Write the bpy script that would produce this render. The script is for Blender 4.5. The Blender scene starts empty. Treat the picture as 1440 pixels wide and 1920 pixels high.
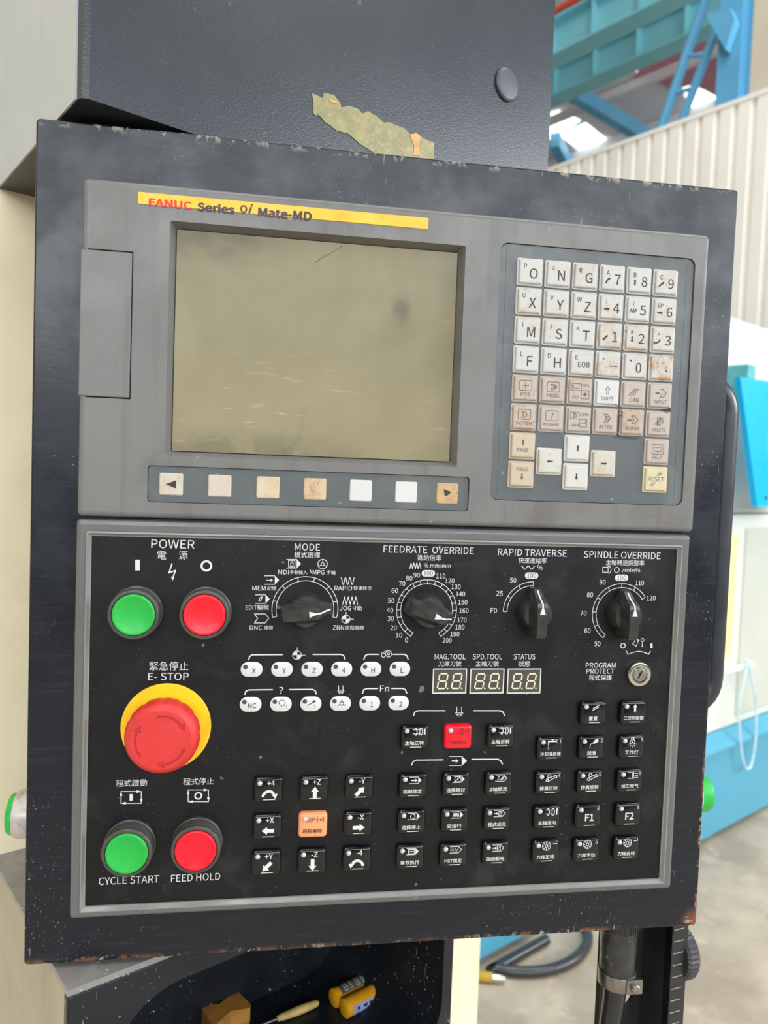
import bpy, bmesh, math, random
import numpy as np
from mathutils import Matrix, Vector
from mathutils.geometry import tessellate_polygon
random.seed(7)
PI = math.pi
SC = bpy.context.scene
COL = SC.collection
Z0 = 1.40                                   # height of the seam between the two front panels above the floor

# ------------------------------------------------------------------ camera
FPX = 1421.676
def rodrigues(w):
    w = np.array(w, float); th = np.linalg.norm(w); k = w/th
    K = np.array([[0, -k[2], k[1]], [k[2], 0, -k[0]], [-k[1], k[0], 0]])
    return np.eye(3) + math.sin(th)*K + (1-math.cos(th))*K@K
CM = rodrigues((0.05, -0.154, 0.033)) @ np.array([[1, 0, 0], [0, 0, -1], [0, 1, 0]], float)
CC = np.array([-88.146, -476.066, 31.18])   # mm, in the panel frame
cam = bpy.data.cameras.new('camera'); cam_o = bpy.data.objects.new('camera', cam); COL.objects.link(cam_o)
cam.sensor_fit = 'VERTICAL'; cam.sensor_height = 36; cam.lens = FPX/1920*36
cam.clip_start = 0.02; cam.clip_end = 200
mw = Matrix.Identity(4)
for i in range(3):
    mw[i][0] = CM[0][i]; mw[i][1] = -CM[1][i]; mw[i][2] = -CM[2][i]
mw[0][3], mw[1][3], mw[2][3] = CC[0]/1000, CC[1]/1000, CC[2]/1000+Z0
cam_o.matrix_world = mw
cam.dof.use_dof = True; cam.dof.focus_distance = 0.50; cam.dof.aperture_fstop = 9.5
SC.camera = cam_o

# ------------------------------------------------------------------ world, lights, exposure
world = bpy.data.worlds.new('overcast_daylight'); SC.world = world; world.use_nodes = True
bg = world.node_tree.nodes['Background']
bg.inputs[0].default_value = (0.90, 0.95, 1.0, 1); bg.inputs[1].default_value = 0.42
def area(name, loc, target, sx, sy, power, color):
    l = bpy.data.lights.new(name, 'AREA'); l.shape = 'RECTANGLE'; l.size = sx; l.size_y = sy; l.energy = power; l.color = color
    o = bpy.data.objects.new(name, l); COL.objects.link(o); o.location = loc
    o.rotation_euler = (Vector(target)-Vector(loc)).to_track_quat('-Z', 'Y').to_euler()
    return o
# the hall's roof carries skylights (seen above the cream wall); these are the ones over the machines, at roof height
area('roof_skylight_near_offscreen', (-1.0, -2.4, 8.0), (-0.3, -0.9, 0), 2.4, 9.0, 600, (1.0, 0.985, 0.96))
area('roof_skylight_far_offscreen', (4.2, -0.5, 8.0), (3.4, 0.6, 0), 2.4, 9.0, 620, (1.0, 0.99, 0.97))
# high daylight windows whose cool reflection lies on the upper cabinet and on the housing's right end
area('high_windows_behind_offscreen', (1.5, -7.5, 3.75), (1.0, 0, 2.2), 13.0, 2.4, 1250, (0.88, 0.95, 1.0))
area('high_windows_right_offscreen', (8.6, -2.0, 3.9), (0, 0, 2.2), 6.0, 2.2, 1000, (0.88, 0.95, 1.0))
SC.view_settings.view_transform = 'Standard'; SC.view_settings.look = 'None'
SC.view_settings.gamma = 1; SC.view_settings.use_curve_mapping = False
SC.view_settings.exposure = -0.78

# ------------------------------------------------------------------ frames and pixel helpers
ANG = math.radians(30.3)                    # the machine tools stand turned by this against the pendant
UX = np.array([math.cos(ANG), math.sin(ANG), 0]); VX = np.array([-math.sin(ANG), math.cos(ANG), 0])
def ray(x, y): return CM.T @ np.array([(x-720)/FPX, (y-960)/FPX, 1.0])
def q(x, y, Y=2.0):                         # pixel -> (x, z) in mm on the pendant plane y = Y
    d = ray(x, y); t = (Y-CC[1])/d[1]; P = CC+t*d; return (P[0], P[2])
def uvz(P): return (float(P@UX), float(P@VX), float(P[2]))
def atv(x, y, v): d = ray(x, y); t = (v-CC@VX)/(d@VX); return uvz(CC+t*d)
def atu(x, y, u): d = ray(x, y); t = (u-CC@UX)/(d@UX); return uvz(CC+t*d)
def atz(x, y, z): d = ray(x, y); t = (z-CC[2])/d[2]; return uvz(CC+t*d)

# ------------------------------------------------------------------ materials
def lin(c):
    return tuple((v/255/12.92 if v/255 <= 0.04045 else ((v/255+0.055)/1.055)**2.4) for v in c)
MATS = {}
class NT:
    def __init__(s, name):
        s.m = bpy.data.materials.new(name); s.m.use_nodes = True; s.t = s.m.node_tree
        s.b = s.t.nodes['Principled BSDF']
    def n(s, kind, **kw):
        nd = s.t.nodes.new(kind)
        for k, v in kw.items(): setattr(nd, k, v)
        return nd
    def l(s, a, b): s.t.links.new(a, b)
    def coords(s, scale=(1, 1, 1), rot=(0, 0, 0), shift=False):
        tc = s.n('ShaderNodeTexCoord'); mp = s.n('ShaderNodeMapping')
        mp.inputs['Scale'].default_value = scale; mp.inputs['Rotation'].default_value = rot
        src = tc.outputs['Object']
        if shift:
            oi = s.n('ShaderNodeObjectInfo'); ad = s.n('ShaderNodeVectorMath', operation='MULTIPLY_ADD')
            s.l(oi.outputs['Location'], ad.inputs[0]); ad.inputs[1].default_value = (3.1, 7.7, 2.3); s.l(src, ad.inputs[2]); src = ad.outputs[0]
        s.l(src, mp.inputs[0]); return mp.outputs[0]
    def noise(s, co, scale, detail=3, rough=.55, dist=0):
        nz = s.n('ShaderNodeTexNoise'); s.l(co, nz.inputs['Vector']); nz.inputs['Scale'].default_value = scale
        nz.inputs['Detail'].default_value = detail; nz.inputs['Roughness'].default_value = rough; nz.inputs['Distortion'].default_value = dist
        return nz.outputs['Fac']
    def ramp(s, f, a, b, lo=0.0, hi=1.0):
        mr = s.n('ShaderNodeMapRange'); mr.interpolation_type = 'SMOOTHSTEP'
        s.l(f, mr.inputs[0]); mr.inputs[1].default_value = a; mr.inputs[2].default_value = b; mr.inputs[3].default_value = lo; mr.inputs[4].default_value = hi
        return mr.outputs[0]
    def mul(s, a, b):
        m = s.n('ShaderNodeMath', operation='MULTIPLY')
        for i, v in enumerate((a, b)):
            if isinstance(v, (int, float)): m.inputs[i].default_value = v
            else: s.l(v, m.inputs[i])
        return m.outputs[0]
    def mix(s, f, a, b):
        m = s.n('ShaderNodeMix', data_type='RGBA')
        if isinstance(f, (int, float)): m.inputs[0].default_value = f
        else: s.l(f, m.inputs[0])
        for i, v in ((6, a), (7, b)):
            if isinstance(v, tuple): m.inputs[i].default_value = (*v[:3], 1)
            else: s.l(v, m.inputs[i])
        return m.outputs[2]
    def bump(s, h, strength, dist):
        b = s.n('ShaderNodeBump'); b.inputs['Strength'].default_value = strength; b.inputs['Distance'].default_value = dist
        s.l(h, b.inputs['Height']); s.l(b.outputs[0], s.b.inputs['Normal'])

def mat(name, c, rough=.45, metal=0.0, var=.10, vs=25, spec=.5, coat=0, speck=0, ss=420, scratch=0, dirt=None, bump=0, bs=900, vstreak=0, emit=0, light=(200, 200, 198), rv=1.0):
    """plain procedural paint / plastic: base colour with soft variation, optional specks, scratches, dirt blotches, streaks and orange-peel bump"""
    if name in MATS: return MATS[name]
    t = NT(name); base = lin(c)
    co = t.coords()
    dark = tuple(v*(1-var) for v in base); lite = tuple(min(1, v*(1+var)) for v in base)
    colr = t.mix(t.ramp(t.noise(co, vs, 4), .3, .7), dark, lite)
    if dirt:
        dc, amt, dsc = dirt
        colr = t.mix(t.ramp(t.noise(co, dsc, 5, .6, .4), .52, .75, 0, amt), colr, lin(dc))
    if vstreak:
        cs = t.coords((1, 1, .05)); colr = t.mix(t.ramp(t.noise(cs, 130, 3), .5, .75, 0, vstreak), colr, tuple(v*.45 for v in base))
    if scratch:
        for rot, k in ((.5, 1.0), (-.9, .8)):
            cs = t.coords((1, 1, .045), (0, rot, 0))
            f = t.mul(t.ramp(t.noise(cs, 700, 2), .70, .76), t.ramp(t.noise(co, 14, 2), .5, .62, 0, scratch*k))
            colr = t.mix(f, colr, lin(light))
    if speck:
        f = t.mul(t.ramp(t.noise(co, ss, 2, .6), .66, .72), t.ramp(t.noise(co, 16, 3), .42, .66, 0, speck))
        colr = t.mix(f, colr, lin(light))
        f = t.mul(t.ramp(t.noise(co, 95, 2, .5), .735, .76), .85*speck)
        colr = t.mix(f, colr, lin(light))
    t.l(colr, t.b.inputs['Base Color'])
    rg = t.ramp(t.noise(co, vs*1.7, 3), .3, .7, max(.03, rough-.07*rv), min(1, rough+.09*rv)); t.l(rg, t.b.inputs['Roughness'])
    t.b.inputs['Metallic'].default_value = metal; t.b.inputs['Specular IOR Level'].default_value = spec
    t.b.inputs['Coat Weight'].default_value = coat
    if bump: t.bump(t.noise(co, bs, 2), bump, .0006)
    if emit:
        t.b.inputs['Emission Color'].default_value = (*base, 1); t.b.inputs['Emission Strength'].default_value = emit
    MATS[name] = t.m; return t.m

def key_material():                          # stained key plastic: colour from the object, stain amount from the object's alpha
    t = NT('stained_key_plastic'); oi = t.n('ShaderNodeObjectInfo'); co = t.coords(shift=True)
    cs = t.coords((1, 1, .3), (0, .6, 0), shift=True)
    blot = t.ramp(t.noise(co, 95, 4, .65, .5), .40, .66)
    hatch = t.ramp(t.noise(cs, 800, 2), .42, .60, .45, 1.0)
    f = t.mul(t.mul(blot, hatch), oi.outputs['Alpha'])
    c = t.mix(f, oi.outputs['Color'], lin((172, 132, 88)))
    f2 = t.mul(t.ramp(t.noise(co, 330, 3), .62, .70), t.mul(oi.outputs['Alpha'], .7))
    c = t.mix(f2, c, lin((140, 92, 50)))
    t.l(c, t.b.inputs['Base Color']); t.b.inputs['Roughness'].default_value = .42
    t.bump(t.noise(cs, 900, 2), .25, .0004)
    MATS['key'] = t.m; return t.m
def cabinet_material():                      # navy-grey sheet steel paint with scuffs, and rust eating in from the lower edges
    t = NT('worn_navy_paint'); co = t.coords(); base = lin((11, 17, 28))
    colr = t.mix(t.ramp(t.noise(co, 9, 4), .3, .7), tuple(v*.86 for v in base), tuple(v*1.12 for v in base))
    cs = t.coords((.06, 1, 1)); colr = t.mix(t.ramp(t.noise(cs, 420, 3), .5, .8, 0, .12), colr, lin((84, 90, 98)))
    for rot in (.7, -.6, 1.4):
        c2 = t.coords((1, 1, .07), (0, rot, 0))
        f = t.mul(t.ramp(t.noise(c2, 620, 2), .70, .75), t.ramp(t.noise(co, 11, 2), .50, .64, 0, .55)); colr = t.mix(f, colr, lin((176, 180, 184)))
    f = t.mul(t.ramp(t.noise(co, 560, 3, .6), .63, .70), t.ramp(t.noise(co, 12, 3), .46, .68, 0, .62)); colr = t.mix(f, colr, lin((178, 182, 186)))
    tc = t.n('ShaderNodeTexCoord'); sp = t.n('ShaderNodeSeparateXYZ'); t.l(tc.outputs['Object'], sp.inputs[0])
    low = t.ramp(sp.outputs['Z'], .0008, .0042, 1, 0); right = t.ramp(sp.outputs['X'], .2205, .2232); rtop = t.ramp(sp.outputs['Z'], .05, .20, 1, 0)
    top = t.ramp(sp.outputs['Z'], .5095, .5145)
    cx_ = t.n('ShaderNodeVectorMath', operation='DISTANCE'); t.l(tc.outputs['Object'], cx_.inputs[0]); cx_.inputs[1].default_value = (.2235, 0, 0)
    corner = t.ramp(cx_.outputs['Value'], .004, .016, 1, 0)
    low = t.mul(low, t.ramp(t.noise(co, 13, 3), .40, .58))
    r1 = t.n('ShaderNodeMath', operation='MAXIMUM'); t.l(low, r1.inputs[0]); t.l(corner, r1.inputs[1]); low = r1.outputs[0]
    r0 = t.n('ShaderNodeMath', operation='MAXIMUM'); t.l(low, r0.inputs[0]); t.l(t.mul(right, rtop), r0.inputs[1])
    chip = t.mul(r0.outputs[0], t.ramp(t.noise(co, 60, 4, .7), .47, .56))
    colr = t.mix(chip, colr, lin((122, 72, 48)))
    chip2 = t.mul(r0.outputs[0], t.ramp(t.noise(co, 210, 3, .7), .55, .62)); colr = t.mix(chip2, colr, lin((160, 150, 132)))
    chip3 = t.mul(top, t.ramp(t.noise(co, 120, 3, .7), .54, .62, 0, .6)); colr = t.mix(chip3, colr, lin((168, 160, 140)))
    t.l(colr, t.b.inputs['Base Color']); t.l(t.ramp(t.noise(co, 30, 3), .3, .7, .24, .40), t.b.inputs['Roughness'])
    t.b.inputs['Specular IOR Level'].default_value = .44
    t.bump(t.noise(co, 260, 3), .08, .0006); return t.m
def screen_material():                       # dirty dark LCD window: olive film, grey smears, wiping streaks
    t = NT('smeared_screen_glass'); co = t.coords(); base = lin((122, 117, 92))
    c = t.mix(t.ramp(t.noise(co, 7, 4, .6, .3), .3, .7), lin((122, 113, 84)), lin((143, 132, 100)))
    c = t.mix(t.ramp(t.noise(co, 14, 5, .65, .5), .58, .78, 0, .7), c, lin((104, 98, 82)))
    cs = t.coords((.10, 1, 1), (0, .12, 0)); f = t.mul(t.ramp(t.noise(cs, 330, 3, .6), .60, .74, 0, .55), t.ramp(t.noise(co, 11, 2), .48, .62)); c = t.mix(f, c, lin((190, 180, 150)))
    cs = t.coords((.3, 1, 1), (0, -.8, 0)); f = t.mul(t.ramp(t.noise(cs, 420, 3, .6), .66, .76, 0, .35), t.ramp(t.noise(co, 17, 2), .5, .6)); c = t.mix(f, c, lin((160, 152, 128)))
    c = t.mix(t.ramp(t.noise(co, 190, 2), .74, .78, 0, .5), c, lin((178, 172, 150)))
    tc = t.n('ShaderNodeTexCoord')
    for (sx, sz), sq_, r0_, amt in (((.052, .028), .8, .016, .55), ((-.06, .062), .35, .05, .45), ((-.05, -.066), .2, .06, .45)):
        mp = t.n('ShaderNodeMapping'); mp.vector_type = 'POINT'; t.l(tc.outputs['Object'], mp.inputs[0]); mp.inputs['Location'].default_value = (-sx*sq_, 0, -sz); mp.inputs['Scale'].default_value = (sq_, 0, 1) if sq_ < .5 else (1.35*sq_, 0, .7)
        if sq_ >= .5: mp.inputs['Location'].default_value = (-sx*1.35*sq_, 0, -sz*.7)
        ln = t.n('ShaderNodeVectorMath', operation='LENGTH'); t.l(mp.outputs[0], ln.inputs[0])
        c = t.mix(t.mul(t.ramp(ln.outputs['Value'], .002, r0_*.6 if sq_ >= .5 else .02, amt, 0), t.ramp(t.noise(co, 60, 4), .25, .6)), c, lin((70, 68, 60)))
    t.l(c, t.b.inputs['Base Color']); t.l(t.ramp(t.noise(co, 18, 4), .3, .7, .32, .5), t.b.inputs['Roughness']); t.b.inputs['Specular IOR Level'].default_value = .35
    return t.m
def floor_material():
    t = NT('dusty_concrete'); co = t.coords()
    c = t.mix(t.ramp(t.noise(co, 2.2, 6, .6), .3, .7), lin((150, 136, 118)), lin((192, 178, 158)))
    c = t.mix(t.ramp(t.noise(co, 9, 5, .65, .4), .52, .72, 0, .55), c, lin((206, 190, 166)))
    c = t.mix(t.ramp(t.noise(co, 5, 4, .6, .3), .60, .74, 0, .45), c, lin((120, 108, 96)))
    c = t.mix(t.ramp(t.noise(co, 60, 2), .72, .76, 0, .8), c, lin((225, 215, 200)))
    t.l(c, t.b.inputs['Base Color']); t.b.inputs['Roughness'].default_value = .55
    t.bump(t.noise(co, 20, 4), .2, .01); return t.m

CAB = cabinet_material(); KEY = key_material(); SCREEN = screen_material(); FLOOR = floor_material()
GREY = mat('grey_bezel_plastic', (108, 106, 103), .42, var=.07, vs=14, vstreak=.28, dirt=((80, 74, 68), .45, 18), speck=.25, ss=700, bump=.08, bs=1500)
GREY2 = mat('grey_frame_plastic', (98, 97, 96), .36, var=.06, vs=20, dirt=((88, 80, 74), .25, 26), speck=.18, ss=700)
LIP = mat('frame_lip', (132, 130, 126), .30, var=.06, speck=.35, ss=600, light=(220, 218, 210))
BLACK = mat('black_faceplate', (15, 16, 19), .42, var=.16, vs=22, spec=.3, speck=.5, ss=650, scratch=.10, dirt=((52, 52, 51), .5, 26), light=(150, 150, 150))
BKEY = mat('black_key_gloss', (12, 13, 14), .13, var=.2, vs=60, spec=.55, speck=.12, ss=900, light=(120, 120, 120))
RKEY = mat('red_key_gloss', (226, 14, 34), .25, var=.05)
OKEY = mat('orange_key_gloss', (240, 150, 100), .30, var=.06)
MEMB = mat('slate_membrane', (83, 87, 88), .40, var=.06, vs=20, speck=.25, ss=600, dirt=((120, 124, 124), .3, 26))
WINK = mat('white_ink', (206, 206, 204), .6, var=.06, vs=60)
KINK = mat('dark_ink', (42, 39, 38), .6, var=.1)
MINK = mat('faded_ink', (92, 80, 74), .6, var=.12, vs=90)
OVAL = mat('white_oval_key', (206, 206, 204), .38, var=.03, vs=50, dirt=((206, 194, 172), .55, 40))
LED = mat('indicator_window', (64, 66, 66), .3)
LENS = mat('clear_led_lens', (176, 178, 178), .12, var=.25, vs=500, spec=.8, coat=.6)
GREEN = mat('green_cap', (28, 168, 62), .42, var=.06, vs=40, dirt=((34, 120, 62), .45, 120))
GREEN2 = GREEN
RED = mat('red_cap', (236, 6, 34), .38, var=.05, vs=40)
ESTOP = mat('faded_red_mushroom', (202, 46, 44), .48, var=.05, vs=30, dirt=((150, 30, 34), .3, 120))
EDARK = mat('engraved_arrow', (158, 22, 30), .6, var=.1)
YDISC = mat('yellow_disc', (252, 196, 6), .5, var=.05, vs=40, dirt=((206, 150, 8), .5, 60))
COLLAR = mat('dark_collar', (70, 68, 64), .32, var=.15, vs=60, speck=.4, ss=500, light=(150, 146, 136))
BLK = mat('black_plastic', (20, 20, 21), .36, var=.15, vs=60, speck=.15, ss=700, light=(110, 110, 108))
KNOB = mat('black_knob', (44, 43, 42), .27, var=.2, vs=90, spec=.6, speck=.22, ss=1100, light=(130, 130, 128), bump=.15, bs=1500)
CHROME = mat('chrome', (205, 200, 190), .18, metal=1.0, var=.08, vs=120)
STEEL = mat('dull_steel', (150, 146, 140), .34, metal=.9, var=.15, vs=120, dirt=((70, 66, 60), .5, 120))
YTAPE = mat('yellow_plate', (240, 178, 30), .42, var=.04, vs=30, dirt=((214, 150, 24), .4, 50))
REDINK = mat('red_ink', (214, 52, 44), .6, var=.05)
SEGW = mat('unlit_segments', (214, 206, 182), .4, var=.08, vs=200)
SEGB = mat('display_window', (72, 68, 58), .3, var=.1, vs=90)
HOOD = mat('graphite_powder_coat', (40, 45, 51), .29, rv=.2, var=.03, vs=8, spec=.5, bump=.22, bs=700, speck=.10, ss=500, scratch=.10)
BEIGE = mat('beige_enamel', (244, 230, 194), .45, var=.05, vs=7, bump=.10, bs=160, dirt=((204, 182, 138), .35, 9))
BEIGE2 = mat('streaked_grey_beige_enamel', (158, 152, 136), .5, var=.08, vs=9, vstreak=.25, speck=.15, ss=300)  # greyer and darker than the column's beige, with vertical streaks and pale specks
NAVY = mat('worn_dark_enamel', (22, 26, 31), .42, var=.14, vs=20, spec=.35, speck=.8, ss=300, scratch=.6)
GTOP = mat('scuffed_grey_enamel', (128, 126, 122), .38, var=.12, vs=40, speck=.8, ss=220, scratch=.5, dirt=((88, 84, 78), .4, 40), light=(226, 222, 212))
CAV = NAVY
OLIVE = mat('old_tape', (136, 128, 80), .35, var=.16, vs=80, dirt=((176, 130, 50), .6, 90), speck=.4, ss=300, bump=.5, bs=200, light=(190, 182, 120))
AMBER = mat('amber_glue', (196, 140, 60), .3, var=.2, vs=200)

# ------------------------------------------------------------------ mesh building
class MB:
    def __init__(s): s.v = []; s.f = []
    def add(s, vs, fs):
        o = len(s.v); s.v += [tuple(map(float, p)) for p in vs]; s.f += [tuple(i+o for i in f) for f in fs]; return s
    def box(s, x0, x1, y0, y1, z0, z1):
        return s.add([(x0, y0, z0), (x1, y0, z0), (x1, y1, z0), (x0, y1, z0), (x0, y0, z1), (x1, y0, z1), (x1, y1, z1), (x0, y1, z1)],
                     [(0, 1, 5, 4), (1, 2, 6, 5), (2, 3, 7, 6), (3, 0, 4, 7), (4, 5, 6, 7), (3, 2, 1, 0)])
    def rings(s, loops, cap0=True, cap1=True, closed=False):
        n = len(loops[0]); o = len(s.v)
        for L in loops: s.v += [tuple(map(float, p)) for p in L]
        m = len(loops)
        for k in range(m if closed else m-1):
            a, b = o+k*n, o+((k+1) % m)*n
            for i in range(n): s.f.append((a+i, a+(i+1) % n, b+(i+1) % n, b+i))
        if cap0 and not closed: s.f.append(tuple(o+i for i in reversed(range(n))))
        if cap1 and not closed: s.f.append(tuple(o+(m-1)*n+i for i in range(n)))
        return s
    def lathe(s, prof, c, axis='-y', n=40):
        """prof: (radius, height along axis) from the base to the tip"""
        loops = []
        for r, h in prof:
            L = []
            for i in range(n):
                a = 2*PI*i/n; p, w = r*math.cos(a), r*math.sin(a)
                L.append({'-y': (c[0]+p, c[1]-h, c[2]+w), '-x': (c[0]-h, c[1]+p, c[2]+w), 'x': (c[0]+h, c[1]+p, c[2]+w), 'z': (c[0]+p, c[1]+w, c[2]+h), '-z': (c[0]+p, c[1]+w, c[2]-h)}[axis])
            loops.append(L)
        return s.rings(loops)
    def tube(s, pts, r, n=12):
        P = [Vector(p) for p in pts]; loops = []; prev = None
        for i, p in enumerate(P):
            t = (P[min(i+1, len(P)-1)]-P[max(i-1, 0)]).normalized()
            if prev is None:
                a = Vector((0, 0, 1)) if abs(t.z) < .9 else Vector((1, 0, 0)); e = t.cross(a).normalized()
            else: e = (prev-t*prev.dot(t)).normalized()
            prev = e; g = t.cross(e); rr_ = r[i] if isinstance(r, (list, tuple)) else r
            loops.append([p+(e*math.cos(2*PI*k/n)+g*math.sin(2*PI*k/n))*rr_ for k in range(n)])
        return s.rings(loops)
    def prism(s, pts, y0, y1):
        """closed outline of (x, z) extruded from y0 (front) to y1"""
        n = len(pts); o = len(s.v)
        s.v += [(p[0], y0, p[1]) for p in pts]+[(p[0], y1, p[1]) for p in pts]
        s.f += [tuple(o+i for i in range(n)), tuple(o+n+i for i in reversed(range(n)))]
        s.f += [(o+i, o+n+i, o+n+(i+1) % n, o+(i+1) % n) for i in range(n)]
        return s
    def bar(s, a, b, w, h, up=(0, 0, 1)):
        a, b, up = Vector(a), Vector(b), Vector(up); t = (b-a).normalized(); e = t.cross(up).normalized()*w/2; g = e.cross(t).normalized()*h/2
        return s.rings([[c+e+g, c-e+g, c-e-g, c+e-g] if True else 0 for c in (a, b)])
def rr(x0, x1, z0, z1, r, n=5):
    """rounded rectangle outline, counter-clockwise"""
    out = []
    for cx, cz, a0 in ((x1-r, z0+r, -PI/2), (x1-r, z1-r, 0), (x0+r, z1-r, PI/2), (x0+r, z0+r, PI)):
        for k in range(n+1):
            a = a0+PI/2*k/n; out.append((cx+r*math.cos(a), cz+r*math.sin(a)))
    return out
def pad(mb, x0, x1, z0, z1, r, prof, n=4):
    """stack of inset rounded rectangles: prof = (inset, y) from back to front"""
    loops = []
    for i, y in prof: loops.append([(px, y, pz) for px, pz in rr(x0+i, x1-i, z0+i, z1-i, max(.05, r-i*.6), n)])
    return mb.rings(loops)
def plate(mb, x0, x1, z0, z1, r, y0, y1, bev, holes=(), n=5):
    """plate with a rounded front rim and holes; a hole is (front outline, back outline) with equal counts"""
    loops = [[(px, y1, pz) for px, pz in rr(x0, x1, z0, z1, r, n)]]
    for k in range(5):
        a = PI/2*k/4; i = bev*(1-math.cos(a)); y = y0+bev*(1-math.sin(a))
        loops.append([(px, y, pz) for px, pz in rr(x0+i, x1-i, z0+i, z1-i, max(.1, r-i*.8), n)])
    mb.rings(loops, cap0=False, cap1=False)
    for idx, y in ((0, y1), (-1, y0)):
        polys = [[Vector((p[0], p[2], 0)) for p in loops[idx]]]+[[Vector((p[0], p[1], 0)) for p in (h[1] if idx == 0 else h[0])] for h in holes]
        flat = [p for poly in polys for p in poly]; o = len(mb.v)
        mb.v += [(p.x, y, p.y) for p in flat]
        for tri in tessellate_polygon(polys): mb.f.append(tuple(o+i for i in tri))
    for h in holes:
        mb.rings([[(p[0], y0, p[1]) for p in h[0]], [(p[0], y1, p[1]) for p in h[1]]], cap0=False, cap1=False)
    return mb

ORG = {}
def set_tags(o, label=None, cat=None, group=None, kind=None):
    if label: o['label'] = label
    if cat: o['category'] = cat
    if group: o['group'] = group
    if kind: o['kind'] = kind
def place(o, org, parent, ang):
    ORG[o.name] = (org, ang)
    if parent is not None:
        po = ORG[parent.name][0]; o.parent = parent
        o.location = ((org[0]-po[0])/1000, (org[1]-po[1])/1000, (org[2]-po[2])/1000)
    else:
        c, s_ = math.cos(ang), math.sin(ang); x, y, z = org
        o.location = ((x*c-y*s_)/1000, (x*s_+y*c)/1000, z/1000+Z0); o.rotation_euler = (0, 0, ang)
def root(name, org, label, cat, ang=0.0, group=None):
    o = bpy.data.objects.new(name, None); COL.objects.link(o); o.empty_display_size = .05
    place(o, org, None, ang); set_tags(o, label, cat, group); return o
def mesh_of(name, mb, m, org, smooth=None, merge=True):
    me = bpy.data.meshes.new(name)
    me.from_pydata([((v[0]-org[0])/1000, (v[1]-org[1])/1000, (v[2]-org[2])/1000) for v in mb.v], [], mb.f)
    bm = bmesh.new(); bm.from_mesh(me)
    if merge:
        bmesh.ops.remove_doubles(bm, verts=bm.verts, dist=1e-6); bmesh.ops.recalc_face_normals(bm, faces=bm.faces)
    bm.to_mesh(me); bm.free()
    if smooth:
        for p in me.polygons: p.use_smooth = True
        me.set_sharp_from_angle(angle=math.radians(smooth))
    me.materials.append(m); return me
def mk(name, mb, m, parent=None, org=(0, 0, 0), smooth=None, ang=0.0, label=None, cat=None, group=None, kind=None, merge=True):
    o = bpy.data.objects.new(name, mesh_of(name, mb, m, org, smooth, merge)); COL.objects.link(o)
    place(o, org, parent, ang); set_tags(o, label, cat, group, kind); return o
def inst(name, me, parent, org, label=None, color=None):
    o = bpy.data.objects.new(name, me); COL.objects.link(o); place(o, org, parent, 0)
    if label: o['label'] = label
    if color: o.color = color
    return o

# ------------------------------------------------------------------ printed lettering and line work
GLY = {}
import os
try: FONT = bpy.data.fonts.load(os.path.join(bpy.utils.system_resource('DATAFILES', path='fonts'), 'Noto Sans CJK Regular.woff2'))   # Blender's own bundled typeface
except Exception: FONT = None
def glyphs(txt, bold=0.0):
    k = (txt, bold)
    if k not in GLY:
        c = bpy.data.curves.new('lettering', 'FONT'); c.body = txt; c.size = 1; c.resolution_u = 3; c.fill_mode = 'FRONT'
        if FONT and all(ord(ch) < 256 for ch in txt): c.font = FONT      # the built-in face carries the Chinese signs
        ob = bpy.data.objects.new('lettering', c); me = bpy.data.meshes.new_from_object(ob)
        vs = [(v.co.x, v.co.y) for v in me.vertices]; fs = [tuple(p.vertices) for p in me.polygons]
        bpy.data.objects.remove(ob); bpy.data.meshes.remove(me); bpy.data.curves.remove(c)
        xs = [v[0] for v in vs] or [0, 1]; ys = [v[1] for v in vs] or [0, 1]
        GLY[k] = (vs, fs, min(xs), max(xs), min(ys), max(ys))
    return GLY[k]
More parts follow.
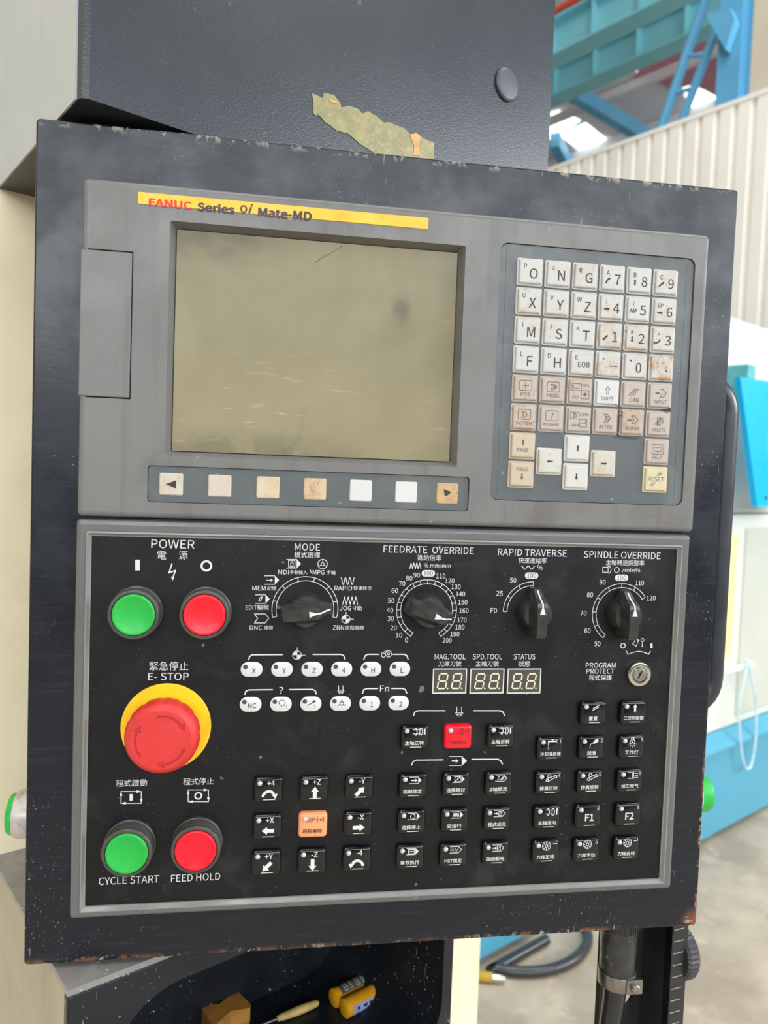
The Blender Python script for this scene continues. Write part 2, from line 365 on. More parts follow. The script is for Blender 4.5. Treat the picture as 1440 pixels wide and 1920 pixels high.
class Ink:
    def __init__(s): s.v = []; s.f = []
    def poly(s, pts):
        o = len(s.v); dy = (len(s.f) % 7)*.007; s.v += [(p[0], p[1], dy) for p in pts]; s.f.append(tuple(range(o, o+len(pts)))); return s
    def line(s, a, b, w):
        d = Vector((b[0]-a[0], b[1]-a[1])); d = d.normalized() if d.length else Vector((1, 0)); n = Vector((-d.y, d.x))*w/2; e = d*w*.3
        a = Vector(a)-e; b = Vector(b)+e
        return s.poly([a-n, b-n, b+n, a+n])
    def path(s, pts, w, closed=False):
        P = list(pts)+([pts[0]] if closed else [])
        for a, b in zip(P, P[1:]): s.line(a, b, w)
        return s
    def arc(s, c, r, a0, a1, w, n=None):
        n = n or max(6, int(abs(a1-a0)/7)); pr = None
        for i in range(n+1):
            a = math.radians(a0+(a1-a0)*i/n); p = [(c[0]+k*math.cos(a), c[1]+k*math.sin(a)) for k in (r-w/2, r+w/2)]
            if pr: s.poly([pr[0], pr[1], p[1], p[0]])
            pr = p
        return s
    def disc(s, c, r, n=20): return s.poly([(c[0]+r*math.cos(2*PI*i/n), c[1]+r*math.sin(2*PI*i/n)) for i in range(n)])
    def text(s, txt, cx, cy, w=None, h=None, bold=0.0, shear=0):
        vs, fs, x0, x1, y0, y1 = glyphs(txt)
        sx = w/(x1-x0) if w else None; sy = h/(y1-y0) if h else None
        if sx is None: sx = sy
        if sy is None: sy = sx
        for kk, (ox, oy) in enumerate(((-bold, 0), (bold, 0), (0, bold), (0, -bold)) if bold > 0 else ((0, 0),)):   # heavier strokes: the same print set slightly apart
            o = len(s.v)
            for x, y in vs:
                yy = (y-(y0+y1)/2+oy)*sy; s.v.append((cx+(x-(x0+x1)/2+ox)*sx+shear*yy, cy+yy, .012*kk))
            s.f += [tuple(i+o for i in f) for f in fs]
        return s
    def arrow(s, a, b, w, hw, hl):
        d = Vector((b[0]-a[0], b[1]-a[1])).normalized(); n = Vector((-d.y, d.x)); m = Vector(b)-d*hl; a = Vector(a)
        s.poly([a-n*w/2, m-n*w/2, m+n*w/2, a+n*w/2]); return s.poly([m-n*hw/2, Vector(b), m+n*hw/2])
    def mb(s, y):
        m = MB(); m.v = [(p[0], y-p[2], p[1]) for p in s.v]; m.f = s.f; return m
def ink(name, k, y, m, parent, org=None, label=None):
    """a flat print; its faces turn towards -y"""
    b = k.mb(y); fs = []
    for f in b.f:
        ar = sum(b.v[f[i]][0]*b.v[f[(i+1) % len(f)]][2]-b.v[f[(i+1) % len(f)]][0]*b.v[f[i]][2] for i in range(len(f)))
        fs.append(f if ar > 0 else tuple(reversed(f)))
    b.f = fs
    xs = [p[0] for p in b.v]; zs = [p[2] for p in b.v]
    return mk(name, b, m, parent, org or ((min(xs)+max(xs))/2, y, (min(zs)+max(zs))/2), label=label, merge=False)
def ptext(k, t, px, py, wpx, hpx=None, bold=0.0):
    a, b = q(px-wpx/2, py), q(px+wpx/2, py); c = q(px, py)
    h = None
    if hpx: h = abs(q(px, py-hpx/2)[1]-q(px, py+hpx/2)[1])
    k.text(t, c[0], c[1], b[0]-a[0], h, bold)
#SPLIT#
# ================================================================== THE SETTING (machine frame: u, v, z in mm)
FL = -1400.0
TEAL = mat('teal_steel_paint', (140, 212, 222), .5, var=.06, vs=1.5)
BLUEST = mat('blue_steel_paint', (104, 182, 222), .5, var=.06, vs=1.5)
DBLUE = BLUEST
CREAM = mat('cream_cladding', (246, 241, 230), .5, var=.03, vs=1.2, dirt=((214, 204, 184), .3, 1.4))
ROOFM = mat('roof_sheet', (236, 233, 232), .6, var=.06, vs=.6)
ROSE = mat('rose_cladding', (206, 140, 154), .6, var=.08, vs=.8)
SKYL = mat('skylight_sheet', (244, 250, 250), .5, var=.01, emit=4.0)
ORANGE = mat('orange_rail', (236, 84, 58), .5)
mk('floor', MB().box(-14000, 16000, -12000, 16000, FL-100, FL), FLOOR, kind='structure', ang=ANG)
# ribbed cream wall behind the blue machine
UW = 5000.0
topz = (atu(1040, 318, UW)[2]+atu(1440, 165, UW)[2])/2
w = MB(); prof = []; v = 700.0; P_ = 132.0
while v < 6500:
    prof += [(UW, v), (UW, v+84), (UW+30, v+98), (UW+30, v+120)]; v += P_
loops = [[(u, vv, FL) for u, vv in prof], [(u, vv, topz) for u, vv in prof], [(u+60, vv, topz) for u, vv in prof], [(u+60, vv, FL) for u, vv in prof]]
n = len(prof)
for L in loops: w.v += L
for k in range(3):
    for i in range(n-1): w.f.append((k*n+i, k*n+i+1, (k+1)*n+i+1, (k+1)*n+i))
mk('wall_back', w, CREAM, kind='structure', ang=ANG, org=(UW, 3000, FL))
mk('trim_1', MB().box(UW-8, UW+70, 700, 6500, topz-14, topz+16), CREAM, kind='structure', ang=ANG, org=(UW, 3000, topz))
# roof with its bright skylights, seen above the wall
ZR = 6600.0
holes = [[(1047, 208), (1088, 226), (1030, 262), (1000, 225)], [(1048, 253), (1098, 231), (1156, 277), (1112, 299)],
         [(1278, 158), (1303, 155), (1345, 184), (1345, 222), (1320, 230), (1290, 198)], [(1183, 126), (1194, 123), (1228, 146), (1216, 151)]]
r = MB().box(5600, 26000, -3000, 26000, ZR, ZR+80)
ceil = mk('ceiling', r, ROOFM, kind='structure', ang=ANG, org=(12000, 8000, ZR))
for k, h in enumerate(holes):
    pts = [atz(x, y, ZR-8) for x, y in h]
    b = MB(); m_ = len(pts); b.v = [(p[0], p[1], ZR-14) for p in pts]+[(p[0], p[1], ZR-2) for p in pts]
    b.f = [tuple(range(m_)), tuple(range(2*m_-1, m_-1, -1))]+[(i, (i+1) % m_, m_+(i+1) % m_, m_+i) for i in range(m_)]
    mk('skylight', b, SKYL, ceil, (pts[0][0], pts[0][1], ZR-14))
b = MB(); pts = [atz(x, y, ZR-40) for x, y in ((1188, 145), (1215, 108), (1345, 62), (1346, 182), (1300, 158), (1262, 168), (1228, 150))]
m_ = len(pts); b.v = [(p[0], p[1], ZR-46) for p in pts]+[(p[0], p[1], ZR-30) for p in pts]
b.f = [tuple(range(m_)), tuple(range(2*m_-1, m_-1, -1))]+[(i, (i+1) % m_, m_+(i+1) % m_, m_+i) for i in range(m_)]
mk('rose_sheet', b, ROSE, ceil, (pts[0][0], pts[0][1], ZR-46), label='rose red roof sheet')
for k in range(9):
    u = 9000+k*1500
    mk('purlin', MB().box(u, u+110, 2000, 24000, ZR-190, ZR-60), ROOFM, ceil, (u, 2000, ZR-190))
A_, B_ = atz(1082, 178, ZR-420), atz(1222, 262, ZR-420)
d_ = np.array(B_)-np.array(A_)
mk('roof_rafter', MB().bar(np.array(A_)-d_*.15, np.array(B_)+d_*.5, 170, 230), BLUEST, ang=ANG, org=A_, label='blue steel rafter running under the grey roof sheets', cat='beam')
A_, B_ = atz(1040, 262, ZR-300), atz(1062, 308, ZR-300)
mk('roof_rafter', MB().bar(A_, B_, 180, 260), BLUEST, ang=ANG, org=A_, label='short pale blue roof brace beside the large white skylight', cat='beam')
# crane runway girders (upper and lower)
def girder(name, u, ptop, pbot, x0, x1, m, label, nst):
    zt = atu(*ptop, u)[2]; zb = atu(*pbot, u)[2]; va = atu(x0, pbot[1], u)[1]; vb = atu(x1, ptop[1], u)[1]
    va, vb = max(va, vb)+900, min(va, vb)-700
    g = root(name, (u, vb, zb), label, 'beam', ANG)
    mk('web', MB().box(u-8, u+8, vb, va, zb+24, zt-24), m, g, (u, vb, zb))
    mk('flange', MB().box(u-130, u+130, vb, va, zb, zb+24), m, g, (u, vb, zb)); mk('flange', MB().box(u-130, u+130, vb, va, zt-24, zt), m, g, (u, vb, zt))
    for k in range(nst):
        vv = vb+(va-vb)*(k+.5)/nst; mk('stiffener', MB().box(u-110, u-8, vv-8, vv+8, zb+24, zt-24), m, g, (u, vv, zb))
    return zt, va, vb
zt, va, vb = girder('runway_girder', 6500, (1048, 42), (1048, 112), 1048, 1330, TEAL, 'upper teal steel girder below the orange rail', 6)
mk('orange_rail', MB().tube([(6380, va, zt+55), (6380, vb, zt+55)], 36, 8), ORANGE, ang=ANG, org=(6380, vb, zt), label='orange rail running along the top of the upper girder', cat='rail')
girder('runway_girder', 7600, (1048, 124), (1048, 186), 1047, 1320, TEAL, 'lower teal steel girder under the upper one', 6)
# blue column, its bracket and the diagonal lacing
c0 = atu(1343, 150, 5700); c1 = atu(1386, 150, 5700); c2 = atu(1412, 150, 5700)
col = root('steel_column', (5700, c2[1], FL), 'blue steel column rising behind the ribbed cream wall', 'column', ANG)
mk('flange', MB().box(5700, 5730, c1[1], c0[1], FL, 6100), BLUEST, col, (5700, c1[1], FL))
mk('web', MB().box(5730, 6000, c1[1]-12, c1[1]+12, FL, 6100), DBLUE, col, (5730, c1[1], FL))
mk('side_plate', MB().box(5760, 5790, c2[1]-60, c1[1]-12, FL, 6100), DBLUE, col, (5760, c2[1], FL))
k0 = [atu(x, y, 5640) for x, y in ((1328, 32), (1372, 18), (1382, 40), (1364, 96))]
b = MB(); b.v = [(5600, p[1], p[2]) for p in k0]+[(5690, p[1], p[2]) for p in k0]; b.f = [(0, 1, 2, 3), (7, 6, 5, 4)]+[(i, (i+1) % 4, 4+(i+1) % 4, 4+i) for i in range(4)]
mk('bracket', b, DBLUE, col, (5640, k0[0][1], k0[0][2]))
lac = root('lacing_strut', atu(1240, 250, 5900), 'pair of pale blue diagonal struts joined by short rungs', 'strut', ANG)
A1, B1, A2, B2 = [np.array(atu(x, y, 5900)) for x, y in ((1322, 2), (1232, 262), (1349, 40), (1266, 258))]
mk('strut', MB().tube([A1, B1], 42, 8), BLUEST, lac, tuple(A1)); mk('strut', MB().tube([A2, B2], 38, 8), BLUEST, lac, tuple(A2))
for t in (.38, .66): mk('rung', MB().tube([A1+(B1-A1)*t, A2+(B2-A2)*(t-.1)], 20, 8), BLUEST, lac, tuple(A1+(B1-A1)*t))
p0 = atu(1411, 150, 5300); p1 = atu(1452, 150, 5300)
mk('cream_post', MB().box(5260, 5360, p1[1], p0[1], FL, 6000), mat('cream_post_paint', (206, 194, 172), .5, var=.05, vs=2), ang=ANG, org=(5300, p1[1], FL), label='tall cream post standing between the ribbed wall and blue column', cat='post')

# ------------------------------------------------------------------ neighbouring blue and white machine
VB = 1100.0
WHT = mat('pale_grey_enamel', (216, 218, 208), .4, var=.03, vs=3, dirt=((196, 196, 182), .4, 3))
SKYB = mat('sky_blue_enamel', (80, 158, 184), .4, var=.04, vs=3, dirt=((60, 150, 200), .3, 4))
NB = root('neighbour_machine', (2800, VB, FL), 'blue and pale grey machine standing behind the control cabinet', 'machine', ANG)
zb = atv(1325, 1395, VB)[2]
mk('base_panel', MB().box(1050, 4600, VB, VB+900, FL+28, zb-40), SKYB, NB, (2800, VB, FL))
mk('plinth', MB().box(1060, 4590, VB+30, VB+880, FL, FL+28), SKYB, NB, (2800, VB, FL))
b = MB(); pr = [(VB-24, zb-40), (VB-24, zb-30), (VB+20, zb+22), (VB+60, zb+22), (VB+60, zb-40)]
b.rings([[(u, y, z) for y, z in pr] for u in (1050, 4600)])
mk('ledge', b, SKYB, NB, (2800, VB, zb))
zs = atv(1385, 962, VB)[2]; zh = atv(1380, 645, VB)[2]; zt_ = atv(1440, 606, VB+60)[2]
b = MB(); pad(b, 2300, 4600, zb+22, zs-6, 4, [(0, VB+700), (0, VB+32), (6, VB+26)]); mk('lower_door', b, WHT, NB, (2800, VB, zb))
b = MB(); pr = [(VB+26, zs), (VB+26, zh-60), (VB+34, zh-18), (VB+60, zh), (VB+800, zh), (VB+800, zs)]; b.rings([[(u, y, z) for y, z in pr] for u in (2300, 4600)]); mk('upper_cover', b, WHT, NB, (2800, VB, zs))
b = MB(); pad(b, 2520, 4600, zh, zt_, 60, [(0, VB+780), (0, VB+120), (20, VB+96)]); mk('top_housing', b, mat('cool_grey_enamel', (206, 212, 208), .4, var=.03, vs=3), NB, (2800, VB+100, zh))
s0 = atv(1340, 1005, VB); s1 = atv(1396, 1005, VB); s2 = atv(1368, 1236, VB)
b = MB(); pad(b, s0[0]-60, s1[0]-10, s2[2], s0[2], 3, [(0, VB+28), (0, VB+22), (3, VB+20)]); mk('beige_panel', b, mat('sand_panel', (238, 212, 158), .5, var=.03, vs=4), NB, (s0[0], VB+22, s2[2]), label='narrow sand coloured panel')
b = MB(); e0 = atv(1350, 1262, VB-10); e1 = atv(1410, 1240, VB-10)
b.tube([(e0[0]-80, VB-10, e0[2]), (e1[0], VB-10, e0[2]), (e1[0]+14, VB+4, e0[2]), (e1[0]+14, VB+40, e0[2])], 14, 8); mk('rail_handle', b, mat('white_rail', (232, 234, 226), .35), NB, (e1[0], VB, e0[2]), smooth=40)
b = MB(); pad(b, s1[0]+60, 4500, zb+60, zs-60, 10, [(0, VB+28), (0, VB+20), (6, VB+17)]); mk('door_panel', b, mat('sage_grey_enamel', (198, 200, 188), .4, var=.03, vs=3), NB, (2900, VB, zb))
cs = []
for i in range(33):
    a = -PI/2+2*PI*i/32; cs.append((1402+16*math.cos(a)*(1 if math.sin(a) < .3 else max(.12, 1-(math.sin(a)-.3)*1.25)), 1340-102*math.sin(a)))
pp = [atv(x, y, VB-32) for x, y in cs]
mk('cable_strap', MB().tube([(p[0], VB-32, p[2]) for p in pp], 5, 6), mat('clear_strap', (196, 222, 232), .2, spec=.6), ang=ANG, org=tuple(atv(1402, 1440, VB-26)), label='thin clear plastic strap looped over the white rail of the blue machine', cat='strap')
# cyan board hung before the pale machine
k0 = [atv(x, y, VB-140) for x, y in ((1388, 707), (1420, 951))]
dx = k0[1][0]-k0[0][0]
pts = [(k0[0][0], k0[0][2]), (k0[1][0], k0[1][2]), (k0[1][0]+520, k0[1][2]+20), (k0[0][0]+520, k0[0][2]+20)]
sg = root('cyan_board', (k0[1][0]+260, VB-140, k0[1][2]), 'bright cyan tilted board hanging before the pale machine', 'board', ANG)
mk('board', MB().prism(pts[::-1], VB-140, VB-118), mat('cyan_board_paint', (0, 178, 236), .35, var=.03, vs=3), sg, (k0[1][0]+260, VB-140, k0[1][2]))
mk('hanger', MB().box(k0[0][0]+100, k0[0][0]+160, VB-118, VB+24, k0[0][2]-80, k0[0][2]+60), mat('hanger_teal', (90, 170, 176), .5), sg, (k0[0][0]+130, VB-118, k0[0][2]-60))
b = MB(); sc_ = atv(1436, 933, VB-141); b.lathe([(7, 0), (7, 3), (4, 4)], (sc_[0], VB-140, sc_[2]), '-y', 12); mk('screw', b, BLK, sg, sc_)
# black hose loop and plug on the floor
hz = FL+17
hp = [atz(x, y, hz) for x, y in ((1010, 1752), (960, 1790), (920, 1800), (905, 1812), (925, 1815), (975, 1822), (1030, 1818), (1075, 1800), (1098, 1775), (1102, 1752), (1090, 1730), (1060, 1718))]
sm = []
for i in range(len(hp)-1):
    P0, P1, P2, P3 = [np.array(hp[max(0, min(len(hp)-1, i+k))]) for k in (-1, 0, 1, 2)]
    for t in np.linspace(0, 1, 6, endpoint=False): sm.append(tuple(.5*((2*P1)+(P2-P0)*t+(2*P0-5*P1+4*P2-P3)*t*t+(3*P1-P0-3*P2+P3)*t**3)))
sm.append(hp[-1])
mk('rubber_hose', MB().tube([(p[0], min(p[1], VB-44), hz) for p in sm], 16, 10), mat('hose_rubber', (44, 45, 46), .28, var=.1, spec=.6), ang=ANG, org=(hp[4][0], hp[4][1], FL), smooth=50, label='black rubber hose lying in a loop on the concrete floor', cat='hose')
a_ = atz(900, 1830, FL+16); b_ = atz(947, 1836, FL+16)
pl = root('hose_plug', (a_[0], a_[1], FL), 'yellow banded plug with a bright metal tip on the floor', 'plug', ANG)
A_, B_ = np.array(a_), np.array(b_)
mk('sleeve', MB().tube([A_-(B_-A_)*.6, A_+(B_-A_)*.5], 14, 10), mat('mustard_sleeve', (186, 148, 44), .5), pl, a_, smooth=50)
mk('tip', MB().tube([A_+(B_-A_)*.5, A_+(B_-A_)*.75, B_], [12, 12, 8], 10), CHROME, pl, b_, smooth=50)

# ------------------------------------------------------------------ the machine that carries the pendant
HC = (-178.0, 90.0, 238.5)                   # near lower corner of the overhanging housing
CV = 284.0; LT = -284.0
MCH = root('milling_machine', (0, CV, FL), 'beige machine column with a graphite housing above and a dark tray below the cabinet', 'machine', ANG)
mk('column', MB().box(-1100, atv(900, 1780, CV)[0], CV, 950, FL, 1500), BEIGE, MCH, (0, CV, FL))
h = MB(); x1 = 235.0
plan = [(HC[0], CV), (HC[0], HC[1]+5), (HC[0]+1.5, HC[1]+1.5), (HC[0]+5, HC[1]), (x1-3, HC[1]), (x1, HC[1]+3), (x1, CV)]
h.rings([[(u, v_, HC[2]+2) for u, v_ in plan], [(u, v_, 1300) for u, v_ in plan]])
hood = mk('upper_housing', h, HOOD, MCH, (0, HC[1], HC[2]), label='graphite grey textured housing')
pc = atv(949, 160, HC[1])
mk('hole_plug', MB().lathe([(13.4, 0), (13.6, 1.6), (12.8, 2.6), (11.5, 3.0), (.01, 3.0)], (pc[0], HC[1], pc[2]), '-y', 40), mat('plug_plastic', (70, 74, 80), .42), hood, (pc[0], HC[1], pc[2]), smooth=40)
zo = lambda x, y: (560+x*.3472, 100+y*.3472)
out = [(72, 215), (100, 228), (130, 240), (135, 212), (190, 225), (220, 262), (232, 292), (270, 283), (320, 300), (345, 325), (375, 312), (430, 345), (460, 375), (490, 372), (570, 405), (605, 440), (650, 440), (690, 470), (730, 480), (730, 640),
       (560, 640), (480, 590), (380, 520), (330, 490), (300, 462), (262, 430), (235, 425), (200, 415), (165, 385), (142, 372), (120, 345), (100, 330), (92, 338), (78, 325), (80, 270)]
tp = [atv(*zo(*p), HC[1]-.4) for p in out]
mk('tape_residue', MB().prism([(p[0], p[2]) for p in tp][::-1], HC[1]-.5, HC[1]), OLIVE, hood, (tp[10][0], HC[1], tp[10][2]), label='torn olive yellow strip of old tape')
for poly in ([(600, 440), (635, 430), (660, 450), (648, 500), (655, 550), (618, 550), (624, 500)], [(170, 248), (200, 256), (214, 274), (196, 270), (168, 260)]):
    tp = [atv(*zo(*p), HC[1]-.8) for p in poly]
    mk('glue_blob', MB().prism([(p[0], p[2]) for p in tp][::-1], HC[1]-.9, HC[1]-.5), AMBER, hood, (tp[0][0], HC[1], tp[0][2]))
# lower housing: dark front with the rounded tray opening
lu0, lu1, lv = -177.0, 152.0, 88.0
low = MB(); hole = rr(-150, 139.5, -468, -306, 46, 8)
plate(low, lu0, lu1, -900, LT-4, 3, lv, lv+6, 2.0, [(hole, hole)])
lh = mk('lower_housing', low, NAVY, MCH, (0, lv, -900), label='scratched dark front plate with a rounded tray opening')
mk('top_cover', MB().box(lu0, lu1, lv, CV, LT-4, LT), GTOP, MCH, (0, lv, LT), label='scuffed bare grey top plate')
mk('housing_side', MB().box(HC[0]-1.2, HC[0], HC[1]+6, CV, HC[2]+2, 1300), mat('smooth_grey_enamel', (164, 169, 177), .36, var=.04, vs=6, vstreak=.06, speck=.12, ss=300), MCH, (HC[0], HC[1], HC[2]), label='smooth pale grey side sheet')
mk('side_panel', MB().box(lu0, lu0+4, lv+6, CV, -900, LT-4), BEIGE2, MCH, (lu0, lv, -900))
mk('side_panel', MB().box(lu1-4, lu1, lv+6, CV, -900, LT-4), NAVY, MCH, (lu1, lv, -900))
b = MB(); b.rings([[(p[0], y, p[1]) for p in rr(-150, 139.5, -468, -306, 46, 8)] for y in (lv+6, lv+150)], cap0=False)
mk('tray', b, CAV, MCH, (0, lv, -468), smooth=40)
mk('pedestal', MB().box(lu0+10, lu1-10, lv+20, CV, FL, -900), NAVY, MCH, (0, lv, FL))
# ------------------------------------------------------------------ things lying in the tray
TZ = -468.0
YEL = mat('battery_yellow', (226, 158, 18), .4, var=.06, vs=60)
ce = atz(672, 1862, TZ+9); R_ = 8.4; Lb = 47.0
bt = root('battery_pack', (ce[0], ce[1], TZ), 'yellow pack of two round cells with printed labels lying in the tray', 'battery', ANG)
for k, (lc, lab) in enumerate(((mat('label_blue', (150, 158, 196), .5, var=.1, vs=200), -1), (mat('label_dark', (86, 80, 72), .5, var=.3, vs=400), 1))):
    yv = ce[1]+(-R_ if k == 0 else R_)
    cell = mk('cell', MB().lathe([(R_-1.5, 0), (R_, 1.2), (R_, Lb-1.2), (R_-1.5, Lb)], (ce[0]-Lb/2, yv, TZ+R_), 'x', 28), YEL, bt, (ce[0], yv, TZ), smooth=40)
    lb = MB(); rings = []
    for u in (ce[0]-Lb/2+6, ce[0]+Lb/2-3):
        a0, a1 = ((150, 232) if k == 0 else (60, 140)); rings.append([(u, yv+(R_+.15)*math.cos(math.radians(a0+(a1-a0)*i/10)), TZ+R_+(R_+.15)*math.sin(math.radians(a0+(a1-a0)*i/10))) for i in range(11)])
    for L in rings: lb.v += L
    lb.f = [(i, i+1, 12+i, 11+i) for i in range(10)]
    mk('label', lb, lc, cell, (ce[0], yv, TZ), smooth=60)
    pk = MB()
    for j in range(5):                      # the broken bars of the printed type on each label
        u = ce[0]-Lb/2+10+j*6.8
        for a in ((165, 205) if k == 0 else (75, 92, 108, 124)):
            aa = [math.radians(a+d) for d in ((0, 16) if k == 0 else (0, 8))]; wd = 3.0+1.6*((j+k) % 2)
            vs = [(uu, yv+(R_+.3)*math.cos(t), TZ+R_+(R_+.3)*math.sin(t)) for uu in (u, u+wd) for t in aa]; pk.add(vs, [(0, 1, 3, 2)])
    mk('print', pk, mat('print_navy', (30, 32, 70), .6) if k == 0 else mat('print_pale', (170, 164, 150), .6), cell, (ce[0], yv, TZ))
w0 = atz(425, 1902, TZ+8)
b = MB().prism([(-22, -13), (-18, -15), (0, -7), (17, -14), (20, -10), (19, 12), (8, 12), (-4, 8), (-13, 14), (-20, 12)], 0, 15)
b.v = [(w0[0]+p[0]*.95, w0[1]+p[2]*.95, TZ+p[1]) for p in b.v]
mk('wooden_block', b, mat('ochre_wood', (168, 116, 48), .55, var=.15, vs=60), ang=ANG, org=(w0[0], w0[1], TZ), label='waisted ochre wooden block lying in the dark tray', cat='block')
s0 = np.array(atz(500, 1918, TZ+4)); s1 = np.array(atz(597, 1880, TZ+4))
st = root('wood_handled_tool', (s0[0], s0[1], TZ), 'slim tool with a pale wooden grip and thin metal tang lying in the tray', 'tool', ANG)
f = lambda t: tuple(s0+(s1-s0)*t)
mk('grip', MB().tube([f(.2), f(.3), f(.6), f(.85), f(.97), f(1.0)], [2.4, 3.2, 4.0, 3.6, 2.8, 1.6], 12), mat('pale_wood', (190, 162, 96), .5, var=.2, vs=120), st, f(.5), smooth=50)
mk('tang', MB().tube([f(-.35), f(.2)], 1.1, 8), STEEL, st, f(0), smooth=50)

# ================================================================== CONTROL CABINET
CX0, CX1, CZ0, CZ1 = -228.5, 223.5, -280.5, 234.5
CABN = root('control_cabinet', (0, 60, CZ0), 'navy grey steel control cabinet with a worn rusty rim around both panels', 'cabinet')
b = MB(); plate(b, CX0, CX1, CZ0, CZ1, 2.5, 8, 122, 1.2, n=3)
mk('box', b, CAB, CABN, (0, 8, CZ0))
mk('pivot_arm', MB().lathe([(24, 0), (24, 22)], (-60, 143, -20), '-y', 28).box(-120, -4, 143, 152, -80, 40), BLK, CABN, (-60, 122, -20))
# grab handle on the right side
hx = CX1; pts = [(hx, 30, 106)]
for k in range(7): a = PI/2*k/6; pts.append((hx+15*math.sin(a)*1.0, 30, 104-20*(1-math.cos(a))-0*k))
pts += [(hx+15, 30, -100)]
for k in range(7): a = PI/2*(6-k)/6; pts.append((hx+15*math.sin(a), 30, -126+20*(1-math.cos(a))))
pts[-1] = (hx, 30, -126)
mk('grab_handle', MB().tube(pts, 8.0, 16), mat('handle_black', (40, 44, 50), .34, var=.08), CABN, (hx, 30, -10), smooth=50)
# green buttons on both sides
PB = mat('worn_chrome_collar', (186, 180, 174), .4, metal=.3, var=.12, vs=150, dirt=((110, 104, 98), .6, 180))
for sx, ax, e_ in ((CX0, '-x', 0), (CX1, 'x', 1)):
    sb = mk('side_button', MB().lathe([(15.0, 0), (15.0, 9.4-6*e_), (14.4, 11.4-6*e_), (13.2, 11.6-6*e_)], (sx, 30, -193.7), ax, 36), PB, CABN, (sx, 30, -193.7), smooth=40, label='round grey collar with a green push button')
    mk('cap', MB().lathe([(13.0, 10-6*e_), (13.0, 13.8), (12.2, 15.4), (10.5, 16), (.01, 16)], (sx, 30, -193.7), ax, 36), GREEN2, sb, (sx, 30, -193.7), smooth=40)
# cable gland and conduit below
gx, gy = 179.5, 36
gl = mk('cable_gland', MB().lathe([(14.4, 0), (14.4, 15), (13.8, 16), (13.2, 22), (12.6, 52), (12.0, 56)], (gx, gy, CZ0), '-z', 36), mat('gland_grey', (66, 66, 64), .34, metal=.4, var=.15, vs=120, speck=.5, ss=400), CABN, (gx, gy, CZ0), smooth=40)
b = MB()
for i in range(40):
    a = 2*PI*i/40; b.box(-.5, .5, -.35, .35, -14, -1); o = len(b.v)-8
    for j in range(8): x, y, z = b.v[o+j]; b.v[o+j] = (gx+(14.5+y)*math.cos(a)-x*math.sin(a), gy+(14.5+y)*math.sin(a)+x*math.cos(a), CZ0+z)
mk('knurling', b, mat('knurl_dark', (52, 52, 50), .4, metal=.5), gl, (gx, gy, CZ0))
b = MB().lathe([(13.4, 47), (13.6, 47.5), (13.6, 57), (13.4, 57.5)], (gx, gy, CZ0), '-z', 36)
cl = mk('hose_clamp', b, STEEL, gl, (gx, gy, CZ0-50), smooth=40)
mk('clamp_screw', MB().lathe([(3.4, 0), (3.4, 6), (2.6, 7)], (gx+7, gy-11, CZ0-52.5), '-y', 16).box(gx+1, gx+13, gy-14.6, gy-12.4, CZ0-57.5, CZ0-47), STEEL, gl, (gx+6, gy-16, CZ0-52))
cp = [(gx, gy, CZ0-50), (gx-1, gy, CZ0-70), (gx-5, gy+2, CZ0-120), (gx-9, gy+6, CZ0-180), (gx-14, gy+20, CZ0-300), (gx-16, gy+40, CZ0-600), (gx-16, gy+60, CZ0-1000), (gx-10, gy+70, FL+40), (gx+10, gy+90, FL+14), (gx+60, gy+130, FL+12)]
mk('conduit', MB().tube(cp, [9, 8] + [7.4]*8, 16), mat('conduit_black', (36, 37, 38), .26, var=.15, vs=40, spec=.6, speck=.5, ss=90), CABN, (gx, gy, CZ0-50), smooth=50)

# hanging bracket with tick marks and a ribbed knob
def loc2(x, y, z):                           # bracket is turned 12 degrees about the vertical
    a = math.radians(12); return (214+x*math.cos(a)-y*math.sin(a), 30+x*math.sin(a)+y*math.cos(a), CZ0-1+z)
def bmk(name, b, m, smooth=None, parent=None, label=None):
    b.v = [loc2(*p) for p in b.v]; return mk(name, b, m, parent or BR, loc2(0, 0, -60), smooth=smooth, label=label)
BKT = mat('bracket_black', (34, 34, 35), .42, var=.12, vs=40)
hole = [(-6+5.2*math.cos(2*PI*i/20), -84+8.5*math.sin(2*PI*i/20)) for i in range(20)]
hole2 = [(-22+8*math.cos(2*PI*i/20), -22+17*math.sin(2*PI*i/20)) for i in range(20)]
b = MB(); plate(b, -34, 6, -210, 0, 2, 30, 34, .5, [(hole, hole), (hole2, hole2)]); BR = bmk('hanging_bracket', b, BKT, parent=CABN, label='black bracket with tick marks and a ribbed knob')
b = MB().box(5, 8, -1, 32, -210, 0); bmk('web', b, BKT)
b = MB(); pad(b, 5, 20, -210, 0, 1, [(0, 6), (0, -.6), (.6, -1.2)]); st_ = bmk('scale_strip', b, BKT)
tk = MB()
for i in range(15): tk.add([(6.4, -1.3, -7-9.1*i), (15.6, -1.3, -7-9.1*i+.1), (15.6, -1.3, -6.2-9.1*i), (6.4, -1.3, -6.3-9.1*i)], [(0, 1, 2, 3)])
bmk('tick_marks', tk, mat('tick_paint', (150, 148, 142), .5))
mk_kn = []
n = 72
for x_, r_ in ((18, 19), (20, 20.5), (27, 20.5), (29.5, 18.5)):
    mk_kn.append([(x_, 14+(r_+(.5 if i % 2 else -.35))*math.cos(2*PI*i/n), -43+(r_+(.5 if i % 2 else -.35))*math.sin(2*PI*i/n)) for i in range(n)])
b = MB().rings(mk_kn); bmk('ribbed_knob', b, mat('knob_charcoal', (56, 56, 58), .4))

